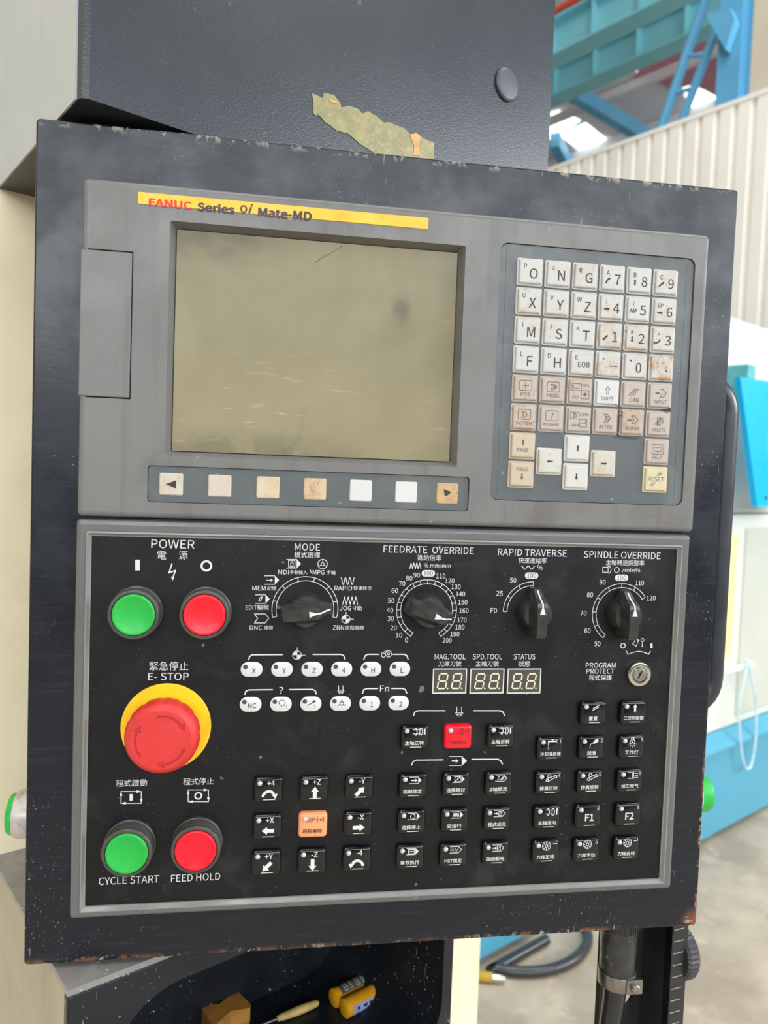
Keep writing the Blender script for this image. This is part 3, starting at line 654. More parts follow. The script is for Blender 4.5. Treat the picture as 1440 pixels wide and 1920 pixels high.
# ================================================================== DISPLAY UNIT (upper panel)
DU = root('display_unit', (0, 0, 0), 'grey display panel with a dull screen, yellow name strip and stained keypad', 'display')
def px_rect(tl, tr, br, bl, Y=0):
    a, b_, c, d = [q(*p, Y) for p in (tl, tr, br, bl)]
    return ((a[0]+d[0])/2, (b_[0]+c[0])/2, (c[1]+d[1])/2, (a[1]+b_[1])/2)
scr_f = px_rect((320, 413), (878, 462), (852, 877), (308, 853)); scr_b = px_rect((331, 430), (861, 474), (840, 866), (323, 845), 6)
kp = (55.6, 190.2, 18.4, 183.4); sk = (-159.4, 41.4, 10.3, 32.6); cd = (-200.6, -170.7, 72.0, 158.6)
hs = [(rr(*scr_f, 1.0, 3), rr(*scr_b, .5, 3)), (rr(*kp, 5.0, 6), rr(*kp, 5.0, 6)), (rr(*sk, 2.0, 4), rr(*sk, 2.0, 4)), (rr(-196.4, -170.3, 71.6, 159.0, .5, 3), rr(-196.4, -170.3, 71.6, 159.0, .5, 3))]
b = MB(); plate(b, -200, 200, 0.6, 200, 3.0, 0, 7.9, 3.2, hs, n=4)
bez = mk('bezel', b, GREY, DU, (0, 0, 0))
b = MB(); pad(b, scr_b[0]+.1, scr_b[1]-.1, scr_b[2]+.1, scr_b[3]-.1, .4, [(0, 7.8), (0, 6.2)]); mk('screen', b, SCREEN, DU, ((scr_b[0]+scr_b[1])/2, 6.2, (scr_b[2]+scr_b[3])/2), label='dull olive screen smeared with grime')
# small crack and dark thumb mark on the glass
k = Ink(); k.path([q(642, 461, 6), q(622, 474, 6), q(606, 482, 6), q(592, 492, 6)], .35); ink('hair_crack', k, 6.1, mat('crack_dark', (70, 66, 54), .5), DU)
# flap over the card slot: shadow gap plus cover
k = MB(); pad(k, -200.15, -171.0, 72.3, 158.3, .6, [(0, 6), (0, .2), (.5, -.35)]); mk('card_slot_cover', k, GREY, DU, (-185, 0, 72))
# yellow name strip
ny = px_rect((259, 361), (803, 408), (803, 430), (258, 382))
b = MB(); pad(b, ny[0], ny[1], ny[2], ny[3], .3, [(0, 0), (0, -.3), (.1, -.4)]); ns = mk('name_strip', b, YTAPE, DU, ((ny[0]+ny[1])/2, 0, ny[2]))
def qn(x, y): return q(x, y, -.5)
def nt(kk, t, px0, px1, py, h, bold, shear=0):
    a, c = qn(px0, py), qn(px1, py); kk.text(t, (a[0]+c[0])/2, a[1], c[0]-a[0], h, bold, shear)
k = Ink(); nt(k, 'FANUC', 280, 359, 378.5, 4.2, .016); ink('maker_name', k, -.48, REDINK, ns)
k = Ink(); nt(k, 'Series', 371, 439, 387, 4.5, .02); nt(k, 'O', 451, 463, 391.5, 4.3, .015); k.text('i', *qn(470, 391), None, 5.4, .012, .3); nt(k, 'Mate-MD', 485, 584, 397, 4.7, .018); ink('series_name', k, -.48, mat('name_ink', (66, 58, 60), .6), ns)
k = Ink(); k.disc(qn(717, 407.5), .3); ink('pinhole', k, -.47, KINK, ns)
# soft key strip
b = MB(); pad(b, sk[0]+.3, sk[1]-.3, sk[2]+.3, sk[3]-.3, 1.8, [(0, 7), (0, 1.4)]); mk('soft_key_strip', b, MEMB, DU, ((sk[0]+sk[1])/2, 1.4, sk[2]))
b = MB(); pad(b, -7.2, 7.2, -6.9, 6.9, 1.2, [(0, 1.4), (0, .2), (.35, -.5), (.8, -.7)]); SKM = mesh_of('soft_key', b, KEY, (0, 0, 0))
soft = [(-145.6, (191, 183, 170), .55), (-116.6, (193, 179, 165), .35), (-87.2, (198, 181, 153), .45), (-58.0, (195, 172, 140), 1.0), (-29.0, (200, 198, 195), .02), (0.2, (202, 200, 197), .02), (27.2, (188, 156, 114), .95)]
for i, (x, c, stn) in enumerate(soft):
    o = inst('soft_key', SKM, DU, (x, 1.4, 21.5), color=(*lin(c), stn))
    if i in (0, 6):
        k = Ink(); sgn = -1 if i == 0 else 1
        k.poly([(x+sgn*3.2, 21.5), (x-sgn*3.0, 24.0), (x-sgn*3.0, 19.0)] if i == 0 else [(x+2.6, 22.5), (x-2.6, 24.2), (x-1.6, 19.6), (x+.6, 20.6)]); ink('arrow_print', k, -.8+1.4, KINK, o)
# note: prints sit just above the soft key tops
# keypad membrane
b = MB(); pad(b, kp[0]+.35, kp[1]-.35, kp[2]+.35, kp[3]-.35, 4.8, [(0, 7), (0, 1.2)]); mk('keypad_sheet', b, MEMB, DU, ((kp[0]+kp[1])/2, 1.2, kp[2]))
k = Ink(); k.path([(60.5, 22), (59.8, 180.2)], .25); k.path([(184.2, 22), (184.8, 179.5)], .25); ink('sheet_crease', Ink().path([(60.5, 22), (59.8, 180.2)], .25), 1.12, mat('crease_dark', (66, 72, 75), .5), DU); k = Ink(); k.path([(184.2, 22), (184.8, 179.5)], .25); ink('sheet_crease', k, 1.12, mat('crease_dark', (66, 72, 75), .5), DU)
b = MB(); pad(b, -8.75, 8.75, -8.75, 8.75, 1.2, [(0, 0), (0, -.7), (.3, -.9), (1.0, -1.0), (1.25, -1.9), (1.6, -2.4), (2.3, -2.6)]); KM = mesh_of('key', b, KEY, (0, 0, 0))
WH, PK, CRM, YLW = (184, 182, 177), (172, 160, 150), (184, 168, 146), (198, 185, 150)
rows = [[('P', 'O', .05), ('Q', 'N', .28), ('R', 'G', .5), ('A', '7', .3, 'ne2'), ('B', '8', .15, 'up'), ('C', '9', .5, 'ne')],
        [('U', 'X', .6), ('V', 'Y', .6), ('W', 'Z', .4), ('[', '4', .55, 'lf'), (']', '5', .2, 'zz'), ('SP', '6', .35, 'rt')],
        [('I', 'M', .5), ('J', 'S', .3), ('K', 'T', .12), (',', '1', .65, 'sw'), ('#', '2', .6, 'dn'), ('=', '3', .4, 'sw2')],
        [('L', 'F', .03), ('D', 'H', .03), ('E', 'EOB', .6), ('+', '-', .6), ('*', '0', .55), ('/', '.', 1.0)]]
KT = -2.75                                   # print height above the sheet
def kcol(i): return 75.7+18.78*i
def krow(j): return 165.9-18.63*j
def keycap(i, j, c, stn, draw, m=KINK, lab=None):
    x, z = (kcol(i), krow(j)); o = inst('key', KM, DU, (x, 1.2, z), color=(*lin(c), stn), label=lab)
    k = Ink(); draw(k, x, z); ink('key_print', k, 1.2+KT, m, o); return o
def alpha(sm_, big, ic=None):
    def d(k, x, z):
        hs_ = {',': .9, '=': 1.2, '+': 2.0, '*': 1.7, '-': None}.get(sm_, 2.9)
        k.text(sm_, x-3.7, z+3.3, None, hs_)
        if big == 'EOB': k.text(big, x+1.4, z-1.3, 8.0, 3.4)
        elif big == '-': k.line((x+.6, z-1.1), (x+5.6, z-1.1), .5)
        elif big == '.': k.disc((x+3.2, z-2.2), .6, 10)
        else: k.text(big, x+(3.1 if ic else 2.0), z-(.7 if ic else 1.1), None, 6.5)
        ax, az = x-3.6, z-1.4
        L = {'up': ((0, -2), (0, 2)), 'dn': ((0, 2), (0, -2)), 'lf': ((2, 0), (-2, 0)), 'rt': ((-2, 0), (2, 0)), 'ne': ((-1.7, -1.5), (1.8, 1.7)), 'sw': ((1.7, 1.5), (-1.8, -1.7))}
        if ic in L: a, b2 = L[ic]; k.arrow((ax+a[0], az+a[1]), (ax+b2[0], az+b2[1]), 1.0, 2.0, 1.6)
        if ic == 'ne2': k.arc((ax+2.2, az-2.2), 3.4, 120, 180, 1.0); k.poly([(ax+.2, az+1.8), (ax+.2, az-.3), (ax+2.2, az+1.3)])
        if ic == 'sw2': k.arc((ax-2.2, az+2.2), 3.4, 270, 345, 1.0); k.poly([(ax-2.4, az-.2), (ax-2.4, az-2.4), (ax-3.6, az-1.2)])
        if ic == 'zz': k.path([(ax-2.4, az-1.4), (ax-1.6, az+1.4), (ax-.8, az-1.4), (ax, az+1.4), (ax+.8, az-1.4), (ax+1.6, az+1.4), (ax+2.2, az)], .42)
    return d
for j, rw in enumerate(rows):
    for i, t in enumerate(rw):
        keycap(i, j, WH, t[2], alpha(t[0], t[1], t[3] if len(t) > 3 else None))
def scr(k, x, z, w=8.4, h=6.4): k.path([(x-w/2+.6, z-h/2), (x+w/2-.6, z-h/2), (x+w/2, z-h/2+.6), (x+w/2, z+h/2-.6), (x+w/2-.6, z+h/2), (x-w/2+.6, z+h/2), (x-w/2, z+h/2-.6), (x-w/2, z-h/2+.6)], .32, True)
def dia(k, x, z, w=2.4): k.path([(x-w, z+w), (x, z+w), (x+w, z), (x, z-w), (x-w, z-w), (x-w*.2, z)], .36, True)
def f_pos(k, x, z): scr(k, x, z+1.8); k.line((x-2.2, z+1.8), (x+2.2, z+1.8), .4); k.line((x, z), (x, z+3.6), .4); k.text('POS', x, z-4.0, 6.2)
def f_prog(k, x, z): scr(k, x, z+1.8); dia(k, x, z+1.8, 1.7); dia(k, x+1.4, z+1.8, 1.2); k.text('PROG', x, z-3.8, 8.4)
def f_set(k, x, z):
    k.path([(x-6, z+.4), (x+.4, z+.4), (x+.4, z+4.8), (x-6, z+4.8)], .3, True); k.path([(x-5, z+3.6), (x-5, z+1.8), (x-1, z+1.8)], .3)
    k.text('OFS', x+3.4, z+3.9, 4.6); k.path([(x+.6, z-4.8), (x+5.8, z-4.8), (x+5.8, z+.6), (x+.6, z+.6)], .3, True); k.disc((x+3.2, z-2), 1.1); k.text('SET', x-3.3, z-4, 4.8)
def f_shift(k, x, z): k.path([(x-.7, z-.8), (x-.7, z+2.2), (x-1.5, z+2.2), (x, z+4.2), (x+1.5, z+2.2), (x+.7, z+2.2), (x+.7, z-.8)], .32, True); k.text('SHIFT', x, z-3.8, 8.6)
def f_can(k, x, z):
    for d in (-1.5, 0, 1.5): k.line((x-2.2+d, z-.8), (x+1.6+d, z+3.8), .42)
    k.text('CAN', x, z-3.8, 6.4)
def f_input(k, x, z): k.path([(x-.6, z+4.2), (x+1.6, z+4.2), (x+4, z+1.6), (x+1.6, z-1), (x-.6, z-1), (x+1.2, z+1.6)], .36); k.arrow((x-3.8, z+1.6), (x-.6, z+1.6), .8, 1.8, 1.4); k.text('INPUT', x, z-4, 8.8)
def f_sys(k, x, z): scr(k, x, z+1.8); dia(k, x, z+1.8, 1.9); k.text('SYSTEM', x-.2, z-4.0, 10.6)
def f_msg(k, x, z): scr(k, x, z+1.8); k.text('?', x, z+1.8, None, 4.0); k.text('MESSAGE', x-.2, z-3.8, 10.6)
def f_grph(k, x, z):
    k.path([(x-6, z+.6), (x-.2, z+.6), (x-.2, z+4.8), (x-6, z+4.8)], .3, True); dia(k, x-3, z+2.7, 1.3); k.text('CSTM', x+3.4, z+3.5, 5.8)
    k.path([(x+.4, z-4.6), (x+5.4, z-4.6), (x+5.4, z+.4), (x+.4, z+.4)], .3, True); k.path([(x+4.4, z-.6), (x+4.4, z-2.4), (x+1.6, z-2.4)], .3); k.text('GRPH', x-2.6, z-3.6, 5.8)
def f_alter(k, x, z): k.path([(x-1.6, z+4.6), (x+.6, z+4.6), (x+3, z+1.8), (x+.6, z-1), (x-1.6, z-1), (x+.2, z+1.8)], .36, True); k.arc((x+.6, z+2.5), .9, 20, 270, .32); k.arc((x+.6, z+1.0), .9, -160, 90, .32); k.text('ALTER', x-.3, z-3.8, 9.2)
def f_ins(k, x, z): k.path([(x-.8, z+4.4), (x+1.2, z+4.4), (x+3.6, z+1.8), (x+1.2, z-.8), (x-.8, z-.8), (x+.8, z+1.8)], .36, True); k.arrow((x-4, z+1.4), (x-.6, z+1.4), .8, 1.8, 1.4); k.text('INSERT', x-.2, z-4.0, 9.8)
def f_del(k, x, z):
    k.path([(x-1.4, z+4.2), (x+.6, z+4.2), (x+2.8, z+1.6), (x+.6, z-.9), (x-1.4, z-.9)], .34, True)
    for d in (-1.1, 0, 1.1): k.line((x-2+d, z-.6), (x+1.6+d, z+4.0), .36)
    k.text('DELETE', x, z-4.0, 9.4)
def f_pgu(k, x, z): k.arrow((x, z+.4), (x, z+4.4), .9, 2.0, 1.7); k.text('PAGE', x, z-2.6, 7.6)
def f_pgd(k, x, z): k.text('PAGE', x+.2, z+3.6, 7.6); k.arrow((x+.2, z+.6), (x+.2, z-3.6), .9, 2.0, 1.7)
def f_help(k, x, z): scr(k, x, z+1.6, 8.2, 6.4); k.path([(x-2.6, z+3.2), (x, z+2.9), (x+2.6, z+3.2), (x+2.6, z+.4), (x, z), (x-2.6, z+.4)], .32, True); k.line((x, z), (x, z+2.9), .3); k.text('HELP', x-.2, z-3.8, 7.0)
def f_reset(k, x, z):
    k.text('RESET', x-.2, z+.4, 11.4)
    for d in (-.8, .8): k.line((x+1.2+d, z+2.6), (x+3.2+d, z+4.9), .42); k.line((x-3.4+d, z-4.2), (x-1.4+d, z-1.9), .42)
for i, (fn, stn, c) in enumerate(((f_pos, .75, PK), (f_prog, .5, PK), (f_set, .45, PK), (f_shift, .04, (194, 192, 189)), (f_can, .3, PK), (f_input, .08, PK))): keycap(i, 4, c, stn, fn, MINK)
for i, (fn, stn) in enumerate(((f_sys, .9), (f_msg, .1), (f_grph, .15), (f_alter, .15), (f_ins, .8), (f_del, .12))): keycap(i, 5, PK, stn, fn, MINK)
keycap(0, 6, CRM, .08, f_pgu, MINK); keycap(0, 7, CRM, .05, f_pgd, MINK); keycap(5, 6, PK, .12, f_help, MINK); keycap(5, 7, YLW, .12, f_reset, MINK)
def arr(dx, dz): return lambda k, x, z: k.arrow((x-dx*2, z-dz*2), (x+dx*2.2, z+dz*2.2), .9, 2.1, 1.7)
keycap(2, 6, (194, 190, 184), .03, arr(0, 1)); keycap(2, 7, (194, 190, 184), .05, arr(0, -1))
keycap(1, 6.5, (190, 187, 180), .4, arr(-1, 0)); keycap(3, 6.5, (188, 181, 170), .5, arr(1, 0))
# tear in the sheet between the last keys of the edit row
k = Ink(); k.path([q(1137, 757, .5), q(1150, 757, .5), q(1163, 766, .5), q(1166, 780, .5), (kcol(3)+9.3, 77), (kcol(3)+9.4, 66.5), (kcol(3)+8, 63.2)], .5); k.path([(kcol(3)+8, 63.2), (kcol(4)+6, 62.8)], .5); ink('sheet_tear', k, -.95, mat('tear_dark', (46, 42, 38), .7), DU); k = Ink(); k.poly([q(1243, 768, .5), q(1254, 765, .5), q(1256, 773, .5), q(1246, 772, .5)]); ink('grease_smear', k, -1.5, mat('tear_dark', (46, 42, 38), .7), DU)
k = Ink(); k.text('FANUC', *q(1233, 968, 0), 7.5, 1.3, .02); ink('faded_mark', k, -.05, mat('faded_red', (142, 92, 92), .6), DU)

# ================================================================== OPERATOR PANEL (lower panel)
OP = root('operator_panel', (0, 0, -248), 'grey framed black operator panel with knobs, coloured push buttons and black keys', 'control panel')
lip = (-194.5, 192.3, -244.0, -8.0); inn = (-191.5, 189.5, -240.9, -11.0)
lo = rr(*lip, .8, 3); li = rr(*inn, .6, 3)
b = MB(); plate(b, -200.4, 198.2, -248.2, -1.2, 2.6, 0, 7.9, 3.0, [(lo, lo)], n=4)
mk('frame', b, GREY2, OP, (0, 0, -248))
b = MB(); b.rings([[(p[0], y, p[1]) for p in rr(lip[0]+i, lip[1]-i, lip[2]+i, lip[3]-i, .7, 3)] for i, y in ((.15, 5), (.15, -.3), (.5, -.9), (1.2, -1.0), (2.6, .9), (3.2, 1.0), (3.2, 5))], closed=True)
mk('inner_lip', b, LIP, OP, (0, 0, -244))
YP = 2.0
b = MB(); pad(b, inn[0]-.1, inn[1]+.1, inn[2]-.1, inn[3]+.1, .3, [(0, 7.5), (0, YP)]); mk('faceplate', b, BLACK, OP, (0, YP, -240), label='black printed faceplate')
PY = YP-.08
def pinfo(k, *items):
    for it in items: ptext(k, *it)
def dot(k, px, py, r): k.disc(q(px, py), r)
def pring(k, px, py, r, w): k.arc(q(px, py), r, 0, 360, w, 32)
def ppath(k, pts, w, closed=False): k.path([q(*p) for p in pts], w, closed)

# --- legends
k = Ink(); pinfo(k, ('POWER', 324.4, 1020, 81, 16.5), ('電', 303.4, 1041, 17), ('源', 343.8, 1041, 16.5))
ppath(k, [(257.8, 1052), (257.8, 1067)], 2.7); pring(k, 387, 1061, 2.9, 1.3)
ppath(k, [(322.5, 1057), (317, 1074), (329, 1069.5), (324, 1084)], .75); k.poly([q(323, 1089), q(321, 1081), q(327, 1083)]); ink('power_legend', k, PY, WINK, OP)
k = Ink(); pinfo(k, ('緊急停止', 316.7, 1248.6, 73), ('E- STOP', 316, 1268.4, 76, 14)); ink('stop_legend', k, PY, WINK, OP)
def cyc(px, py, sym):
    k = Ink(); w_, h_ = 19, 11
    for a, c in (((-w_, -h_), (w_, -h_)), ((w_, -h_), (w_, h_)), ((w_, h_), (-w_, h_)), ((-w_, h_), (-w_, -h_))): ppath(k, [(px+a[0], py+a[1]), (px+c[0], py+c[1])], .5)
    k.poly([q(px+w_-9, py-h_-2.6), q(px+w_-9, py-h_+2.6), q(px+w_+1, py-h_)]); k.poly([q(px-w_+9, py+h_-2.6), q(px-w_+9, py+h_+2.6), q(px-w_-1, py+h_)])
    k.poly([q(px+w_-2.6, py+h_-8), q(px+w_+2.6, py+h_-8), q(px+w_, py+h_)]); k.poly([q(px-w_-2.6, py-h_+8), q(px-w_+2.6, py-h_+8), q(px-w_, py-h_)])
    if sym == 'I': ppath(k, [(px, py-4.5), (px, py+4.5)], 1.9)
    else: pring(k, px, py, 2.0, .9)
    return k
k = cyc(246, 1495, 'I'); pinfo(k, ('程式啟動', 246.7, 1468, 58)); ink('cycle_start_legend', k, PY, WINK, OP); k = Ink(); pinfo(k, ('CYCLE START', 242.2, 1650, 113, 14)); ink('cycle_start_caption', k, PY, WINK, OP)
k = cyc(371.8, 1492, 'O'); pinfo(k, ('程式停止', 372.2, 1465, 57)); ink('feed_hold_legend', k, PY, WINK, OP); k = Ink(); pinfo(k, ('FEED HOLD', 367.1, 1645, 92, 13.5)); ink('feed_hold_caption', k, PY, WINK, OP)

def arrowbox(k, px, py, w_=20, h_=15, fill=True):
    ppath(k, [(px-w_*.6, py-h_/2), (px+w_*.3, py-h_/2)], .45); ppath(k, [(px-w_*.6, py+h_/2), (px+w_*.3, py+h_/2)], .45)
    if fill: k.poly([q(px+w_*.3, py-h_/2-.6), q(px+w_*.3, py+h_/2+.6), q(px+w_*.68, py)])
    else: ppath(k, [(px+w_*.3, py-h_/2), (px+w_*.68, py), (px+w_*.3, py+h_/2)], .45)
def target(k, px, py, r):
    c = q(px, py); k.arc(c, r, 0, 360, .4, 28)
    for a0 in (90, 270): k.poly([c]+[(c[0]+r*math.cos(math.radians(a0+10*i)), c[1]+r*math.sin(math.radians(a0+10*i))) for i in range(10)])
    k.line(c, (c[0], c[1]+r*1.75), .35); k.line(c, (c[0]+r*1.9, c[1]), .35)
def zig(k, px, py, w_, h_, n, smooth=False, lw=.45):
    pts = []
    m = n*2*(6 if smooth else 1)
    for i in range(m+1):
        t = i/m; y = (math.cos(PI*n*2*t) if smooth else (1 if i % 2 else -1)); pts.append((px-w_/2+w_*t, py-h_/2*y))
    ppath(k, pts, lw)
k = Ink(); pinfo(k, ('MODE', 576.5, 1025.6, 47, 13), ('模式選擇', 576.1, 1040.5, 48), ('MDI', 531.4, 1072.8, 20, 8.5), ('手動輸入', 559.8, 1073, 33), ('MPG', 597.3, 1073, 22, 8.5), ('手輪', 620.8, 1073.4, 17),
    ('MEM', 485.7, 1102.8, 25, 8.5), ('記憶', 509.6, 1103, 17), ('EDIT', 471.1, 1138.8, 21, 8.5), ('編輯', 493, 1138.6, 22), ('DNC', 479.9, 1176.7, 23, 8.5), ('連線', 503.4, 1176.4, 17),
    ('RAPID', 643.8, 1102.8, 33, 8.5), ('快速移位', 679.8, 1102.8, 34), ('JOG', 647.7, 1140.2, 21, 8.5), ('寸動', 669.6, 1140.2, 17), ('ZRN', 634.5, 1176.7, 21, 8.5), ('原點復歸', 664.8, 1176.7, 34))
arrowbox(k, 550, 1057, 21, 16); ppath(k, [(541, 1051), (553, 1051), (553, 1063), (541, 1063)], .4, True); ppath(k, [(545, 1061), (545, 1056), (548, 1053), (550, 1057), (549, 1061)], .4, True)
pring(k, 604.9, 1057.7, 3.0, .42); pring(k, 604.9, 1057.7, 1.0, .35)
for a in (90, 210, 330): c = q(604.9, 1057.7); k.line((c[0]+math.cos(math.radians(a)), c[1]+math.sin(math.radians(a))), (c[0]+3*math.cos(math.radians(a)), c[1]+3*math.sin(math.radians(a))), .4)
arrowbox(k, 509, 1087.6, 21, 16); k.arrow(q(499, 1088), q(512, 1088), .4, 1.8, 1.5)
arrowbox(k, 491.5, 1123.2, 21, 16); ppath(k, [(485, 1127), (488, 1120), (492, 1119), (489, 1126)], .4, True)
ppath(k, [(477, 1151), (497, 1151), (504, 1159), (497, 1168), (477, 1168), (483, 1159.5)], .45, True)
zig(k, 651.9, 1089.6, 25, 13, 3, True); zig(k, 656.5, 1126, 28, 14, 4); target(k, 648.5, 1161, 2.6)
ppath(k, [(581.5, 1068), (583.5, 1074)], .4)
MC = (-61.7, -54.8); R1 = 20.8
def dial(k, c, r, a0, a1, step, w_=.42, gap=2.6):
    k.arc(c, r, a0, a1, w_, int(abs(a1-a0)/4)); k.arc(c, r-gap, a0, a1, w_, int(abs(a1-a0)/4)); nn = round(abs(a1-a0)/step)
    for i in range(nn+1):
        a = math.radians(a0+(a1-a0)*i/nn); k.line((c[0]+(r-gap)*math.cos(a), c[1]+(r-gap)*math.sin(a)), (c[0]+r*math.cos(a), c[1]+r*math.sin(a)), w_)
dial(k, MC, R1, 195, -15, 30); ink('mode_dial_legend', k, PY, WINK, OP)

def pill(k, px, py, wpx=25, hpx=12):
    (ax, az), (bx, bz) = q(px-wpx/2, py), q(px+wpx/2, py); hh = abs(q(px, py-hpx/2)[1]-q(px, py+hpx/2)[1])/2; c = q(px, py)
    k.poly(rr(ax, bx, c[1]-hh, c[1]+hh, hh*.98, 6))
pills = Ink()
k = Ink(); pinfo(k, ('FEEDRATE', 760.3, 1030, 82, 13), ('OVERRIDE', 849.5, 1032, 78, 13), ('進給倍率', 805.1, 1045.8, 45), ('% mm/min', 820, 1061, 50, 9.5)); zig(k, 778.7, 1060.8, 21, 11, 4)
for t, x, y in (('0', 762.3, 1200), ('10', 748.1, 1191), ('20', 737.9, 1177), ('30', 732.5, 1160), ('40', 731, 1144), ('50', 733.2, 1126), ('60', 740.2, 1107.5), ('70', 753.8, 1094), ('80', 767.2, 1084), ('90', 781.3, 1078.3), ('110', 826.6, 1080), ('120', 843.3, 1088.8), ('130', 855.1, 1100.2), ('140', 863.5, 1113.5), ('150', 867.8, 1129), ('160', 869.9, 1144.8), ('170', 866.2, 1162.3), ('180', 862.3, 1175.8), ('190', 852.8, 1188.8), ('200', 838.3, 1200.6)):
    ptext(k, t, x, y, {1: 5.6, 2: 12, 3: 17}[len(t)], 9)
dial(k, (16.9, -54.6), 19.8, 240, -60, 15); pill(k, 803.1, 1075); ptext(pills, '100', 803.1, 1075, 17, 8.6); ink('feed_dial_legend', k, PY, WINK, OP)
k = Ink(); pinfo(k, ('RAPID TRAVERSE', 998.6, 1036.2, 129, 13), ('快速進給率', 998.6, 1051, 53), ('%', 1012.5, 1064, 10), ('50', 961.9, 1088, 12, 9), ('25', 936.7, 1112.5, 12, 9), ('F0', 925.8, 1144.5, 12, 9))
zig(k, 990.3, 1064.4, 25, 6, 2, True); pill(k, 996.7, 1079.3); ptext(pills, '100', 996.7, 1079.3, 17, 8.6); dial(k, (88.4, -55.0), 20.0, 180, 90, 30); ink('rapid_dial_legend', k, PY, WINK, OP)
k = Ink(); pinfo(k, ('SPINDLE OVERRIDE', 1167.2, 1040.8, 144, 13), ('主軸轉速調整率', 1172.2, 1055.2, 72), ('/min%', 1183.3, 1069.4, 34, 9.5), ('90', 1129.7, 1091.7, 11.5, 9), ('110', 1199.4, 1093, 15.5, 9), ('80', 1106.1, 1115.3, 11.5, 9), ('120', 1220.8, 1121.4, 16.5, 9), ('70', 1093.9, 1149.4, 11.5, 9), ('60', 1101.4, 1182.5, 11.5, 9), ('50', 1120, 1207, 11.5, 9))
ppath(k, [(1130, 1063.5), (1140, 1063.5), (1140, 1073), (1130, 1073)], .4, True); ppath(k, [(1140, 1062), (1143, 1062), (1145.5, 1065), (1145.5, 1071), (1143, 1074.5), (1140, 1074.5)], .4, True); pring(k, 1156.3, 1068.6, 1.8, .38)
pill(k, 1165.3, 1083.4); ptext(pills, '100', 1165.3, 1083.4, 17, 8.6); dial(k, (151.1, -55.8), 20.4, 234, 34, 28.57); ink('spindle_dial_legend', k, PY, WINK, OP)
ink('hundred_print', pills, PY-.05, KINK, OP)
k = Ink(); pinfo(k, ('PROGRAM', 1126.4, 1247.3, 56, 9.5), ('PROTECT', 1125.8, 1258.4, 52, 9.5), ('程式保護', 1125.6, 1270.5, 43)); pring(k, 1168, 1210.6, 1.6, .7); ppath(k, [(1221.4, 1207.5), (1221.4, 1214)], 1.5)
ppath(k, [(1173.6, 1219.5), (1177.2, 1227), (1187, 1223), (1198, 1221.2), (1208, 1223), (1216, 1227), (1219.4, 1220.8)], .5); ppath(k, [(1187, 1208), (1191.5, 1198), (1197, 1201), (1192.5, 1211)], .35, True); ppath(k, [(1190, 1196), (1198.5, 1200.6)], .35); ppath(k, [(1185, 1207), (1194, 1212.5)], .35)
pring(k, 1204.5, 1200, 1.1, .4); ppath(k, [(1204.5, 1203), (1203.5, 1213), (1205.5, 1210), (1203.7, 1208)], .35); ink('key_lock_legend', k, PY, WINK, OP)
# --- seven-segment windows
for name, t1, t2, w1, w2, x0, x1 in (('tool', 'MAG.TOOL', '刀庫刀號', 58, 43, 812, 874), ('tool', 'SPD.TOOL', '主軸刀號', 55, 43, 882, 944), ('status', 'STATUS', '狀態', 40, 22, 952, 1013)):
    xm = (x0+x1)/2; k = Ink(); pinfo(k, (t1, xm+1, 1231.3, w1, 10), (t2, xm+.5, 1244.4, w2))
    a = q(x0+1, 1254.5); c = q(x1-1, 1299); k.path([(a[0], a[1]), (c[0], a[1]), (c[0], c[1]), (a[0], c[1])], .75, True); lg = ink('readout_legend', k, PY, WINK, OP)
    b = MB(); pad(b, a[0]+.4, c[0]-.4, c[1]+.4, a[1]-.4, .2, [(0, YP+.1), (0, PY-.06)]); wd = mk('readout_window', b, SEGB, OP, ((a[0]+c[0])/2, YP, c[1]))
    for f_ in (.285, .715):
        k = Ink(); cx = a[0]+(c[0]-a[0])*f_; cz = (a[1]+c[1])/2; W, H = 2.75, 4.9; sh = .14
        P = lambda x, z: (cx+x+sh*z, cz+z)
        for z in (-H, 0, H): k.line(P(-W+.7, z), P(W-.7, z), .95)
        for x in (-W, W):
            for z in (-H, 0): k.line(P(x, z+.8), P(x, z+H-.8), .95)
        k.disc(P(W+1.4, -H), .55, 10); ink('digit', k, PY-.14, SEGW, wd)
# --- push buttons
DOT = 0.0
def push(x, z, capm, h, lab):
    o = mk('push_button', MB().lathe([(15.6, 0), (15.6, 1.2), (15.0, 1.6), (15.0, h-4), (14.8, h-3.6), (14.8, h-3.0), (15.0, h-2.6), (15.0, h-.9), (14.5, h-.2), (13.8, h), (13.0, h-.2), (12.8, h-2), (.01, h-2)], (x, YP, z), '-y', 56), COLLAR, OP, (x, YP, z), smooth=35, label=lab)
    mk('cap', MB().lathe([(12.5, h-2), (12.5, h-.2), (12.3, h+.5), (11.7, h+.8), (10.8, h+.6), (8, h-.2), (4, h-.75), (.01, h-.9)], (x, YP, z), '-y', 56), capm, o, (x, YP, z), smooth=50)
push(-164.3, -57.0, GREEN, 12.5, 'green power on button'); push(-122.9, -56.8, RED, 12.5, 'red power off button')
push(-165.3, -202.6, GREEN, 12.5, 'grimy green cycle start button'); push(-124.6, -202.4, RED, 12.5, 'red feed hold button')
